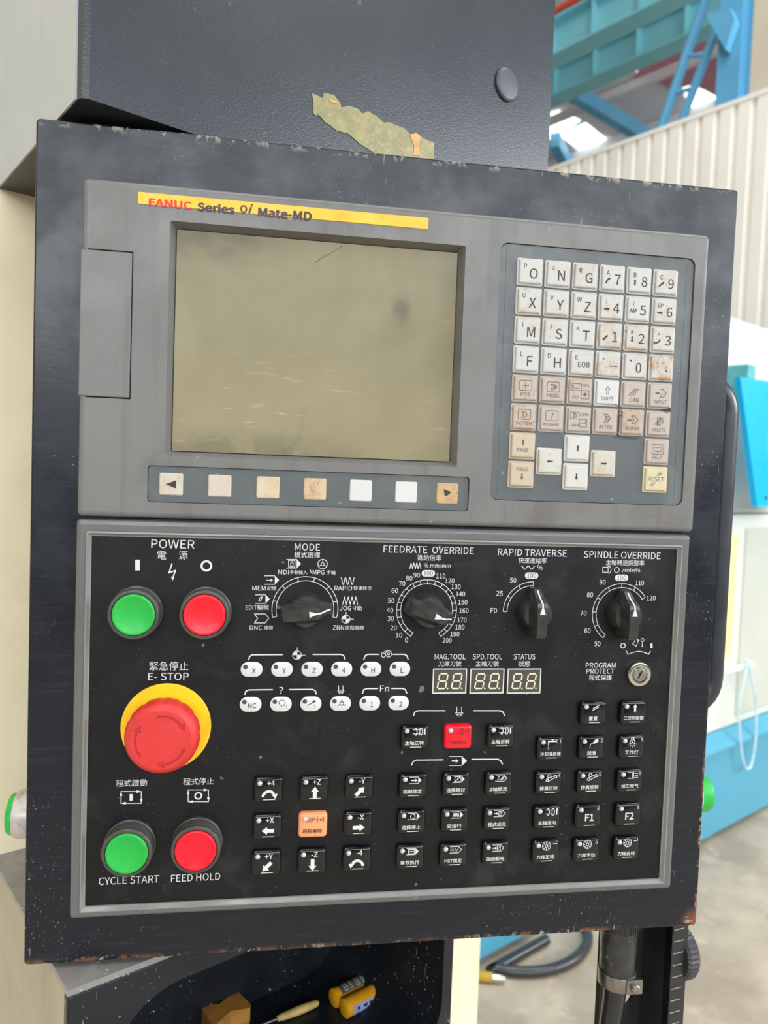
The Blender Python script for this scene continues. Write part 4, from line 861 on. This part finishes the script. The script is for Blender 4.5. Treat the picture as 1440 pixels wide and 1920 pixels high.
# --- emergency stop
ex, ez = -145.2, -128.9
es = mk('emergency_stop', MB().lathe([(27.2, 0), (27.2, .9), (26.8, 1.2), (15, 1.2), (15, 9), (.01, 9)], (ex, YP, ez), '-y', 72), YDISC, OP, (ex, YP, ez), smooth=35, label='red mushroom emergency stop on a yellow disc')
loops = []; n = 96
for r_, h_, kn in ((13, 8, 0), (17.5, 8, 0), (20.6, 9, 0), (21.6, 11, .5), (22.0, 14, .7), (22.0, 17, .7), (21.6, 20, .0), (20.6, 22.4, 0), (19.0, 24.2, 0), (17.6, 25.0, 0)):
    loops.append([(ex+(r_-(kn if (i//2) % 4 == 0 else 0))*math.cos(2*PI*i/n), YP-h_, ez+(r_-(kn if (i//2) % 4 == 0 else 0))*math.sin(2*PI*i/n)) for i in range(n)])
def cut_face(mb, outer, holes, y0, depth):
    """flat face turned to -y with sunk holes: the face, and the walls of every hole"""
    polys = [[Vector((p[0], p[1], 0)) for p in outer]]+[[Vector((p[0], p[1], 0)) for p in h] for h in holes]
    o = len(mb.v); mb.v += [(p.x, y0, p.y) for poly in polys for p in poly]
    for tri in tessellate_polygon(polys): mb.f.append(tuple(o+i for i in tri))
    for h in holes: mb.rings([[(p[0], y0, p[1]) for p in h], [(p[0], y0+depth, p[1]) for p in h]], cap0=False, cap1=False)
pol = lambda r_, a: (ex+r_*math.cos(math.radians(a)), ez+r_*math.sin(math.radians(a)))
cuts = []
for a0 in (100, -20, 220):
    arc_ = [a0-62*i/12 for i in range(13)]
    cuts.append([pol(15.2, a) for a in arc_]+[pol(16.9, a0-62), pol(14.8, a0-79), pol(12.3, a0-62)]+[pol(13.8, a) for a in arc_[::-1]])
cm_ = MB().rings(loops, cap1=False); yt = YP-25.0
cut_face(cm_, [(p[0], p[2]) for p in loops[-1]], cuts, yt, 1.1)
mc = mk('mushroom_cap', cm_, ESTOP, es, (ex, YP-8, ez), smooth=24)
fl_ = MB()
for h in cuts:
    o = len(fl_.v); fl_.v += [(p[0], yt+1.1, p[1]) for p in h]; fl_.f += [tuple(o+i for i in t) for t in tessellate_polygon([[Vector((p[0], p[1], 0)) for p in h]])]
mk('turn_arrows', fl_, ESTOP, mc, (ex, yt+1.1, ez), label='engraved turning arrows')
b = MB()
# --- rotary knobs
def knob(x, z, deg, lab):
    ca, sa = math.cos(math.radians(deg)), math.sin(math.radians(deg))
    T = lambda p: (x+p[0]*ca-p[2]*sa, YP+p[1], z+p[0]*sa+p[2]*ca)
    o = mk('rotary_knob', MB().lathe([(11.2, .3), (11.2, 2.5), (10.4, 7), (9.6, 11.5), (9.0, 12.2), (.01, 12.2)], (x, YP, z), '-y', 40), KNOB, OP, (x, YP, z), smooth=35, label=lab)
    secs = [(-15.2, 4.2, 11.5, .75), (-14.2, 5.0, 17.6, .62), (-12, 5.6, 19.2, .56), (-2, 6.6, 19.6, .52), (6, 6.8, 19.4, .52), (8.5, 6.2, 18.6, .52), (12, 4.7, 12.4, .6), (16.2, 3.2, 7.2, .66), (16.8, 2.4, 6.2, .7)]
    loops = []
    for sx, w_, h_, tp_ in secs: loops.append([T(p) for p in ((sx, -.6, -w_*.93), (sx, -h_*.62, -w_), (sx, -h_, -w_*tp_), (sx, -h_, w_*tp_), (sx, -h_*.62, w_), (sx, -.6, w_*.93))])
    g = mk('grip', MB().rings(loops), KNOB, o, (x, YP, z))
    pt = MB(); d = .18
    pt.add([T((1.6, -19.52-d, -1.9)), T((1.6, -19.52-d, 1.9)), T((6, -19.4-d, .5)), T((6, -19.4-d, -.5))], [(0, 1, 2, 3)])
    for (a, ha), (c, hc) in (((6, 19.4), (8.5, 18.6)), ((8.5, 18.6), (12, 12.4)), ((12, 12.4), (15.4, 8.2))):
        pt.add([T((a, -ha-d, -.5)), T((a, -ha-d, .5)), T((c+.1, -hc-d, .5)), T((c+.1, -hc-d, -.5))], [(0, 1, 2, 3)])
    mk('pointer_mark', pt, WINK, o, (x, YP, z))
knob(MC[0], MC[1], 6, 'mode selector knob turned sideways'); knob(16.9, -54.6, -17, 'feedrate knob turned sideways')
knob(88.4, -55.0, 90, 'rapid traverse knob pointing up'); knob(151.1, -55.8, 90, 'spindle knob pointing up')
# --- key lock
kl = mk('key_lock', MB().lathe([(8.6, 0), (8.6, 2.4), (8.0, 3.4), (6.6, 3.8), (5.4, 3.6), (5.2, 2.6), (5.1, .1), (.01, .1)], (165.3, YP, -96.7), '-y', 48), CHROME, OP, (165.3, YP, -96.7), smooth=35, label='round chrome key lock')
bl = MB(); bl_l = [[(165.3+r_*math.cos(2*PI*i/36), YP-h_, -96.7+r_*math.sin(2*PI*i/36)) for i in range(36)] for r_, h_ in ((4.9, .2), (4.9, 3.6), (4.5, 3.9))]
bl.rings(bl_l, cap0=False, cap1=False)
kd = Vector((2.4, 4.6)).normalized(); kn_ = Vector((-kd.y, kd.x)); kc = Vector((165.3, -96.7))
kw = [tuple(kc+kd*a+kn_*c_) for a, c_ in ((-2.7, -.55), (2.7, -.55), (2.7, .55), (1.4, .55), (1.4, 1.0), (-.6, 1.0), (-.6, .55), (-2.7, .55))]
cut_face(bl, [(p[0], p[2]) for p in bl_l[-1]], [kw], YP-3.9, 3.6)
mk('barrel', bl, STEEL, kl, (165.3, YP, -96.7))
mk('keyway', MB().add([(p[0], YP-.3, p[1]) for p in kw], [tuple(range(8))]), STEEL, kl, (165.3, YP-.3, -96.7))
# --- white oval keys
b = MB(); b.v = []; pad(b, -6.75, 6.75, -4.7, 4.7, 4.6, [(0, .05), (0, -.35), (.25, -.5)], 8); OVM = mesh_of('oval_key', b, OVAL, (0, 0, 0), 40)
def oval(i, j, draw):
    x = -94.0+18.93*i; z = (-93.1, -115.4)[j]; o = inst('oval_key', OVM, OP, (x, YP, z)); yy = YP-.56
    k = Ink(); k.disc((x-3.9, z+1.6), 1.45); ink('indicator_window', k, yy, LED, o); k = Ink(); draw(k, x, z); ink('key_print', k, yy, KINK, o)
def ot(t, h=3.1): return lambda k, x, z: k.text(t, x+(1.4 if len(t) < 2 else 1.0), z-.8, None, h, .004)
for i, t in enumerate(('X', 'Y', 'Z', '4', 'H', 'L')): oval(i, 0, ot(t))
oval(0, 1, ot('NC')); oval(4, 1, ot('1')); oval(5, 1, ot('2'))
def o_mag(k, x, z):
    for i in range(10): a = 2*PI*i/10; k.arc((x+.7, z+.8), 1.9, i*36, i*36+24, .5, 3)
    k.text('?', x+3.4, z-1.6, None, 2.0)
def o_oil(k, x, z): k.poly([(x-1, z-.6), (x+.4, z+.6), (x+2.0, z+2.6), (x+3.2, z+1.4), (x+.8, z+.2)]); k.line((x-2.0, z-.8), (x-.2, z+.1), .4); k.text('?', x-2.0, z-1.9, None, 1.6); k.text('?', x+2.3, z-1.8, None, 1.8)
def o_grip(k, x, z):
    k.arc((x+.8, z+.1), 1.2, 0, 360, .5, 20)
    for a in (90, 210, 330): a = math.radians(a); k.line((x+.8+1.2*math.cos(a), z+.1+1.2*math.sin(a)), (x+.8+3*math.cos(a), z+.1+3*math.sin(a)*.9), .5)
oval(1, 1, o_mag); oval(2, 1, o_oil); oval(3, 1, o_grip)
def brackets(k, L, Rr_, w_=.75): ppath(k, L, w_); ppath(k, Rr_, w_)
k = Ink(); brackets(k, [(466, 1237), (468, 1231), (473, 1227.7), (529.5, 1227.3)], [(586.8, 1227), (640, 1227), (645, 1230), (647, 1236)]); target(k, 556.8, 1228.3, 2.75)
brackets(k, [(682, 1236), (685, 1229), (690, 1226.8), (710.5, 1226.8)], [(737, 1226.8), (758, 1226.8), (763, 1229.5), (765, 1236)]); pring(k, 719, 1228.5, 1.3, .4); pring(k, 728.5, 1226, 2.0, .4); pring(k, 728.5, 1226, .7, .35); ppath(k, [(715, 1224), (727, 1219.5)], .3)
brackets(k, [(459, 1302), (461, 1296), (467, 1293.5), (511, 1293)], [(542.5, 1292.8), (586, 1292.5), (591, 1295), (593, 1301)]); ptext(k, '?', 527, 1294.5, 8.5, 13)
def gripper(k, px, py, s=1.0): ppath(k, [(px-4*s, py-8*s), (px-4*s, py+2*s)], .4); ppath(k, [(px+4*s, py-8*s), (px+4*s, py+2*s)], .4); ppath(k, [(px-6*s, py+2*s), (px+6*s, py+2*s), (px+4.5*s, py+4.5*s), (px-4.5*s, py+4.5*s)], .35, True); ppath(k, [(px-3.5*s, py+4.5*s), (px-2.5*s, py+7*s), (px+2.5*s, py+7*s), (px+3.5*s, py+4.5*s)], .35)
gripper(k, 639, 1293.5)
brackets(k, [(679.5, 1300), (682, 1293), (688, 1291), (708, 1291)], [(734, 1290.8), (755, 1290.8), (760, 1293), (762.5, 1299.5)]); ptext(k, 'Fn', 721, 1290.8, 17, 11); ink('oval_key_legend', k, PY, WINK, OP)
k = Ink(); brackets(k, [(775.3, 1341.5), (778, 1335), (783.5, 1332.6), (834.5, 1332.6)], [(888, 1332.6), (937.5, 1332.6), (943, 1335), (946, 1341.5)]); gripper(k, 861, 1334.5, 1.15); ink('spindle_key_legend', k, PY, WINK, OP); k = Ink()
brackets(k, [(771.5, 1434.5), (774.5, 1428), (780, 1425), (830.5, 1424.4)], [(884.5, 1423.7), (933.5, 1423.4), (938.5, 1426), (942, 1432.5)]); arrowbox(k, 858, 1426.6, 26, 17); k.arrow(q(847, 1426.6), q(860, 1426.6), 1.0, 2.8, 1.9); ink('program_key_legend', k, PY, WINK, OP)
# --- square keys
def sqmesh(nm, m):
    b = MB(); pad(b, -9.2, 9.2, -8.0, 8.0, 2.4, [(0, 0), (0, -2.6), (.25, -3.4), (.8, -4.1), (1.7, -4.5)]); return mesh_of(nm, b, m, (0, 0, 0), 28)
SQ = {'k': sqmesh('key', BKEY), 'r': sqmesh('key_red', RKEY), 'o': sqmesh('key_orange', OKEY)}
b = MB().lathe([(1.65, 0), (1.65, .3), (1.35, .8), (.8, 1.15), (.01, 1.25)], (0, 0, 0), '-y', 16); LNM = mesh_of('led_lens', b, LENS, (0, 0, 0), 60)
FB = (-88.1, 31.2)
def sq(x, z, draw, txt=None, kind='k', bar=True, num=None, lab=None):
    f_ = .9945; x = FB[0]+(x-FB[0])*f_; z = FB[1]+(z-FB[1])*f_
    o = inst('key', SQ[kind], OP, (x, YP, z), label=lab); inst('led_lens', LNM, o, (x-5.4, YP-4.5, z+4.6))
    k = Ink(); draw(k, x, z)
    if txt: k.text(txt, x-.3+(0 if len(txt) < 5 else .2), z-3.3, {2: 6.2, 3: 9.6, 4: 12.4, 5: 14.2}.get(len(txt), 12.2) if not txt.startswith('MST') else 11.6, 2.75, .012)
    if bar: k.line((x-2.9, z-6.0), (x+4.3, z-6.0), .4)
    if num: k.text(num, x+6.6, z+5.2, None, 2.2)
    ink('key_print', k, YP-4.6, KINK if kind != 'k' else WINK, o)
def lab_(t): return lambda k, x, z: k.text(t, x+1.0, z+4.2, None, 3.4, .005)
def aarr(t, dx, dz):
    def d(k, x, z): k.text(t, x+1.6, z+4.6, None, 3.4, .005); L = 3.9; cx, cz = x+.5, z-2.2; k.arrow((cx-dx*L, cz-dz*L), (cx+dx*L, cz+dz*L), 2.4, 5.0, 3.4)
    return d
def curv(t, s):
    def d(k, x, z):
        k.text(t, x+1.6, z+4.6, None, 3.2, .005); c = (x+.4, z-4.2); k.arc(c, 3.6, 0 if s < 0 else 30, 150 if s < 0 else 180, 1.7, 14); e = c[0]+s*3.6
        k.poly([(e-2.0, c[1]+1.6), (e+1.9, c[1]+1.9), (e+s*.6, c[1]-1.4)])
    return d
cl_ = (-81.4, -52.35, -23.25); rz = (-170.3, -194.3, -217.8); h_ = .7071
sq(cl_[0], rz[0], curv('+4', 1)); sq(cl_[1], rz[0], aarr('+Z', 0, 1)); sq(cl_[2], rz[0], aarr('-Y', h_, h_))
sq(cl_[0], rz[1], aarr('+X', -1, 0)); sq(cl_[2], rz[1], aarr('-X', 1, 0)); sq(cl_[0], rz[2], aarr('+Y', -h_, -h_)); sq(cl_[1], rz[2], aarr('-Z', 0, -1)); sq(cl_[2], rz[2], curv('-4', -1))
def d_over(k, x, z):
    for d in (-1.2, .2, 1.6): k.line((x-3.0+d, z+2.4), (x-.2+d, z+5.2), .45)
    k.line((x+1.5, z+3.8), (x+6.2, z+3.8), .5); k.line((x+2.6, z+2.0), (x+2.6, z+5.6), .5); k.line((x+6.4, z+2.2), (x+6.4, z+5.4), .6); k.poly([(x+3.6, z+3.8), (x+5.2, z+4.7), (x+5.2, z+2.9)])
sq(cl_[1], rz[1], d_over, '超程解除', 'o', False, lab='orange override key')
def d_spin(k, x, z):
    k.line((x-1.6, z+5.4), (x+3, z+5.4), .35); k.line((x-1.6, z+2.8), (x+3, z+2.8), .35); k.path([(x-.4, z+6), (x+.6, z+6.3), (x+1.2, z+4.1), (x+.6, z+1.8), (x-.4, z+2.2)], .5); k.path([(x+3, z+6.2), (x+4.2, z+6.2), (x+4.8, z+4.1), (x+4.2, z+2), (x+3, z+2)], .5, True); k.line((x+6.2, z+2.4), (x+6.2, z+5.8), 1.0)
def d_stop(k, x, z): k.line((x-2, z+5.6), (x+2, z+5.6), .3); k.line((x-2, z+2.6), (x+2, z+2.6), .3); k.path([(x+1.8, z+6.2), (x+2.6, z+6.2), (x+3.4, z+4.1), (x+2.6, z+1.8), (x+1.8, z+1.8)], .45, True); k.arc((x+5.6, z+4.0), 1.1, 0, 360, .5, 18)
def abx(inner=None, fill=True):
    def d(k, x, z):
        x0, x1, z0, z1 = x-2.6, x+3.2, z+1.9, z+6.1; k.line((x0, z0), (x1, z0), .4); k.line((x0, z1), (x1, z1), .4)
        if fill: k.poly([(x1, z0-.1), (x1+2.2, z+4), (x1, z1+.1)])
        else: k.path([(x1, z0), (x1+2, z+4), (x1, z1)], .4)
        cx, cz = x+.6, z+4
        if inner == 'arrow': k.arrow((cx-2.2, cz), (cx+2.2, cz), .9, 2.2, 1.5)
        if inner == 'slash': k.path([(cx-1.9, cz-1.6), (cx+1.9, cz-1.6), (cx+1.9, cz+1.6), (cx-1.9, cz+1.6)], .35, True); k.line((cx-1.4, cz-1.2), (cx+1.4, cz+1.2), .5)
        if inner == 'z': k.text('Z', cx-1.2, cz, None, 2.2); [k.line((cx+d2, cz-.9), (cx+1.6+d2, cz+.9), .35) for d2 in (.3, .9, 1.5)]
        if inner == 'circ': [k.arc((cx, cz), 1.5, a, a+95, .5, 6) for a in (20, 140, 260)]
        if inner == 'zig': k.path([(cx-2+.5*i, cz+(1.2 if i % 2 else -1.2)) for i in range(9)], .4)
        if inner == 'pg': k.arrow((cx-3.2, cz), (cx-.2, cz), .7, 1.8, 1.3); k.path([(cx, cz-1.3), (cx+2.2, cz-1.3), (cx+2.2, cz+1.3), (cx, cz+1.3)], .35, True); k.line((cx+.4, cz-.8), (cx+1.8, cz+.8), .35)
        if inner == 'box': k.path([(cx-2, cz-1.5), (cx+2, cz-1.5), (cx+2, cz+1.5), (cx-2, cz+1.5)], .5, True); k.line((cx-1.2, cz), (cx+1.2, cz), .6)
        if inner == 'mst': k.text('M.S.T', cx-.9, cz, 3.8, 1.7); k.line((cx+1.2, cz-.9), (cx+2.4, cz+.9), .35)
    return d
cm = (12.1, 41.15, 70.25)
sq(cm[0], -138.2, d_spin, '主轴正转'); sq(cm[1], -138.3, d_stop, '主轴停止', 'r', False, lab='red spindle stop key'); sq(cm[2], -138.4, d_spin, '主轴反转')
for j, rw in enumerate(((('arrow', '机械锁定', 1), ('slash', '选择跳过', 1), ('z', 'Z轴锁定', 0)), (('circ', '选择停止', 1), ('zig', '空运行', 1), ('pg', '程式续走', 0)), (('box', '单节执行', 1), ('mst', 'MST锁定', 0), ('pg', '自动断电', 0)))):
    for i, (ic, t, fl) in enumerate(rw): sq(cm[i], rz[j], abx(ic, bool(fl)), t)
cr = (105.2, 134.4, 163.4); rr_ = (-123.6, -147.3, -170.8, -194.5, -218.0)
def d_rst(k, x, z): k.line((x-1.0, z+2.2), (x+3.4, z+4.6), .5); k.line((x-.8, z+3.4), (x+3.4, z+5.8), .5)
def d_up(k, x, z): k.arrow((x+.6, z+1.0), (x+.6, z+6.2), 1.4, 3.2, 2.2)
def d_cool(k, x, z): k.path([(x-2.0, z+5.2), (x+3.8, z+5.2)], .9); k.line((x+1, z+5.2), (x+1, z+6.6), .6); k.line((x-.4, z+6.6), (x+2.4, z+6.6), .5); k.line((x-1.8, z+5), (x-1.8, z+3), .7); [k.disc((x-1.8, z+2.2-1.0*i), .3, 8) for i in range(3)]; k.line((x+3.9, z+4.3), (x+3.9, z+6.1), .6)
def d_lub(k, x, z): k.poly([(x+.2, z+3.2), (x+1.6, z+5.6), (x+4.0, z+6.6), (x+4.4, z+4.6), (x+2, z+3.2)]); k.path([(x+.4, z+3.8), (x-1.2, z+2.6), (x-1.6, z+.4)], .4)
def d_lamp(k, x, z): k.arc((x, z+3.8), 1.7, -60, 240, .45, 16); k.path([(x-.9, z+5.2), (x-.9, z+6.8), (x+.9, z+6.8), (x+.9, z+5.2)], .5); k.disc((x, z+3.6), .7, 12); [k.line((x+2*math.cos(math.radians(a)), z+3.2+2*math.sin(math.radians(a))), (x+3*math.cos(math.radians(a)), z+3.2+3*math.sin(math.radians(a))), .4) for a in (200, 235, 270, 305, 340)]
def d_chip(k, x, z): k.path([(x-2.4, z+1.8), (x-1.2, z+1.2), (x+3.6, z+3.8), (x+5, z+3.8), (x+5.2, z+5), (x+4, z+5.4), (x-2, z+3.0)], .5, True); k.arc((x-1.4, z+2.2), .8, 0, 360, .4, 14); k.arc((x+4.2, z+4.6), .7, 0, 360, .4, 14); k.arc((x-.2, z+5), 1.1, 0, 360, .45, 14)
def d_blow(k, x, z): k.path([(x-2, z+6), (x+1.2, z+6), (x+1.2, z+2), (x-2, z+2)], .45); k.line((x+2, z+1.6), (x+2, z+6.4), .5); [k.line((x+2.8, z+d), (x+5.2, z+d), .4) for d in (2.6, 4, 5.4)]
def d_mag(k, x, z):
    k.arc((x+.2, z+4.2), 2.9, 0, 360, .4, 24); k.arc((x+.2, z+4.2), 1.0, 0, 360, .45, 16)
    for i in range(8): a = 2*PI*i/8; k.disc((x+.2+2.1*math.cos(a), z+4.2+2.1*math.sin(a)), .42, 8)
def d_f(t): return lambda k, x, z: k.text(t, x+.6, z-.6, None, 4.6, .008)
sq(cr[1], rr_[0], d_rst, '重置'); sq(cr[2], rr_[0], d_up, '二次功能键')
for i, (d, t, nm) in enumerate(((d_cool, '冷却液启停', '1'), (d_lub, '润滑', '2'), (d_lamp, '工作灯', '3'))): sq(cr[i], rr_[1], d, t, num=nm)
for i, (d, t, nm) in enumerate(((d_chip, '排屑正转', '4'), (d_chip, '排屑反转', '5'), (d_blow, '加工吹气', '6'))): sq(cr[i], rr_[2], d, t, num=nm)
sq(cr[0], rr_[3], d_spin, '主轴定向', num='7'); sq(cr[1], rr_[3], d_f('F1'), num='8'); sq(cr[2], rr_[3], d_f('F2'), num='9')
def d_mag0(k, x, z): d_mag(k, x, z); k.line((x+4.8, z+5.6), (x+7.6, z+5.6), .5)
def d_mag2(k, x, z): d_mag(k, x, z); k.path([(x+7.4, z+6.6), (x+7.4, z+5.4), (x+5, z+5.4)], .4); k.poly([(x+4.6, z+5.4), (x+5.6, z+6), (x+5.6, z+4.8)])
sq(cr[0], rr_[4], d_mag0, '刀库正转'); sq(cr[1], rr_[4], d_mag, '刀库手动', num='0'); sq(cr[2], rr_[4], d_mag2, '刀库反转')
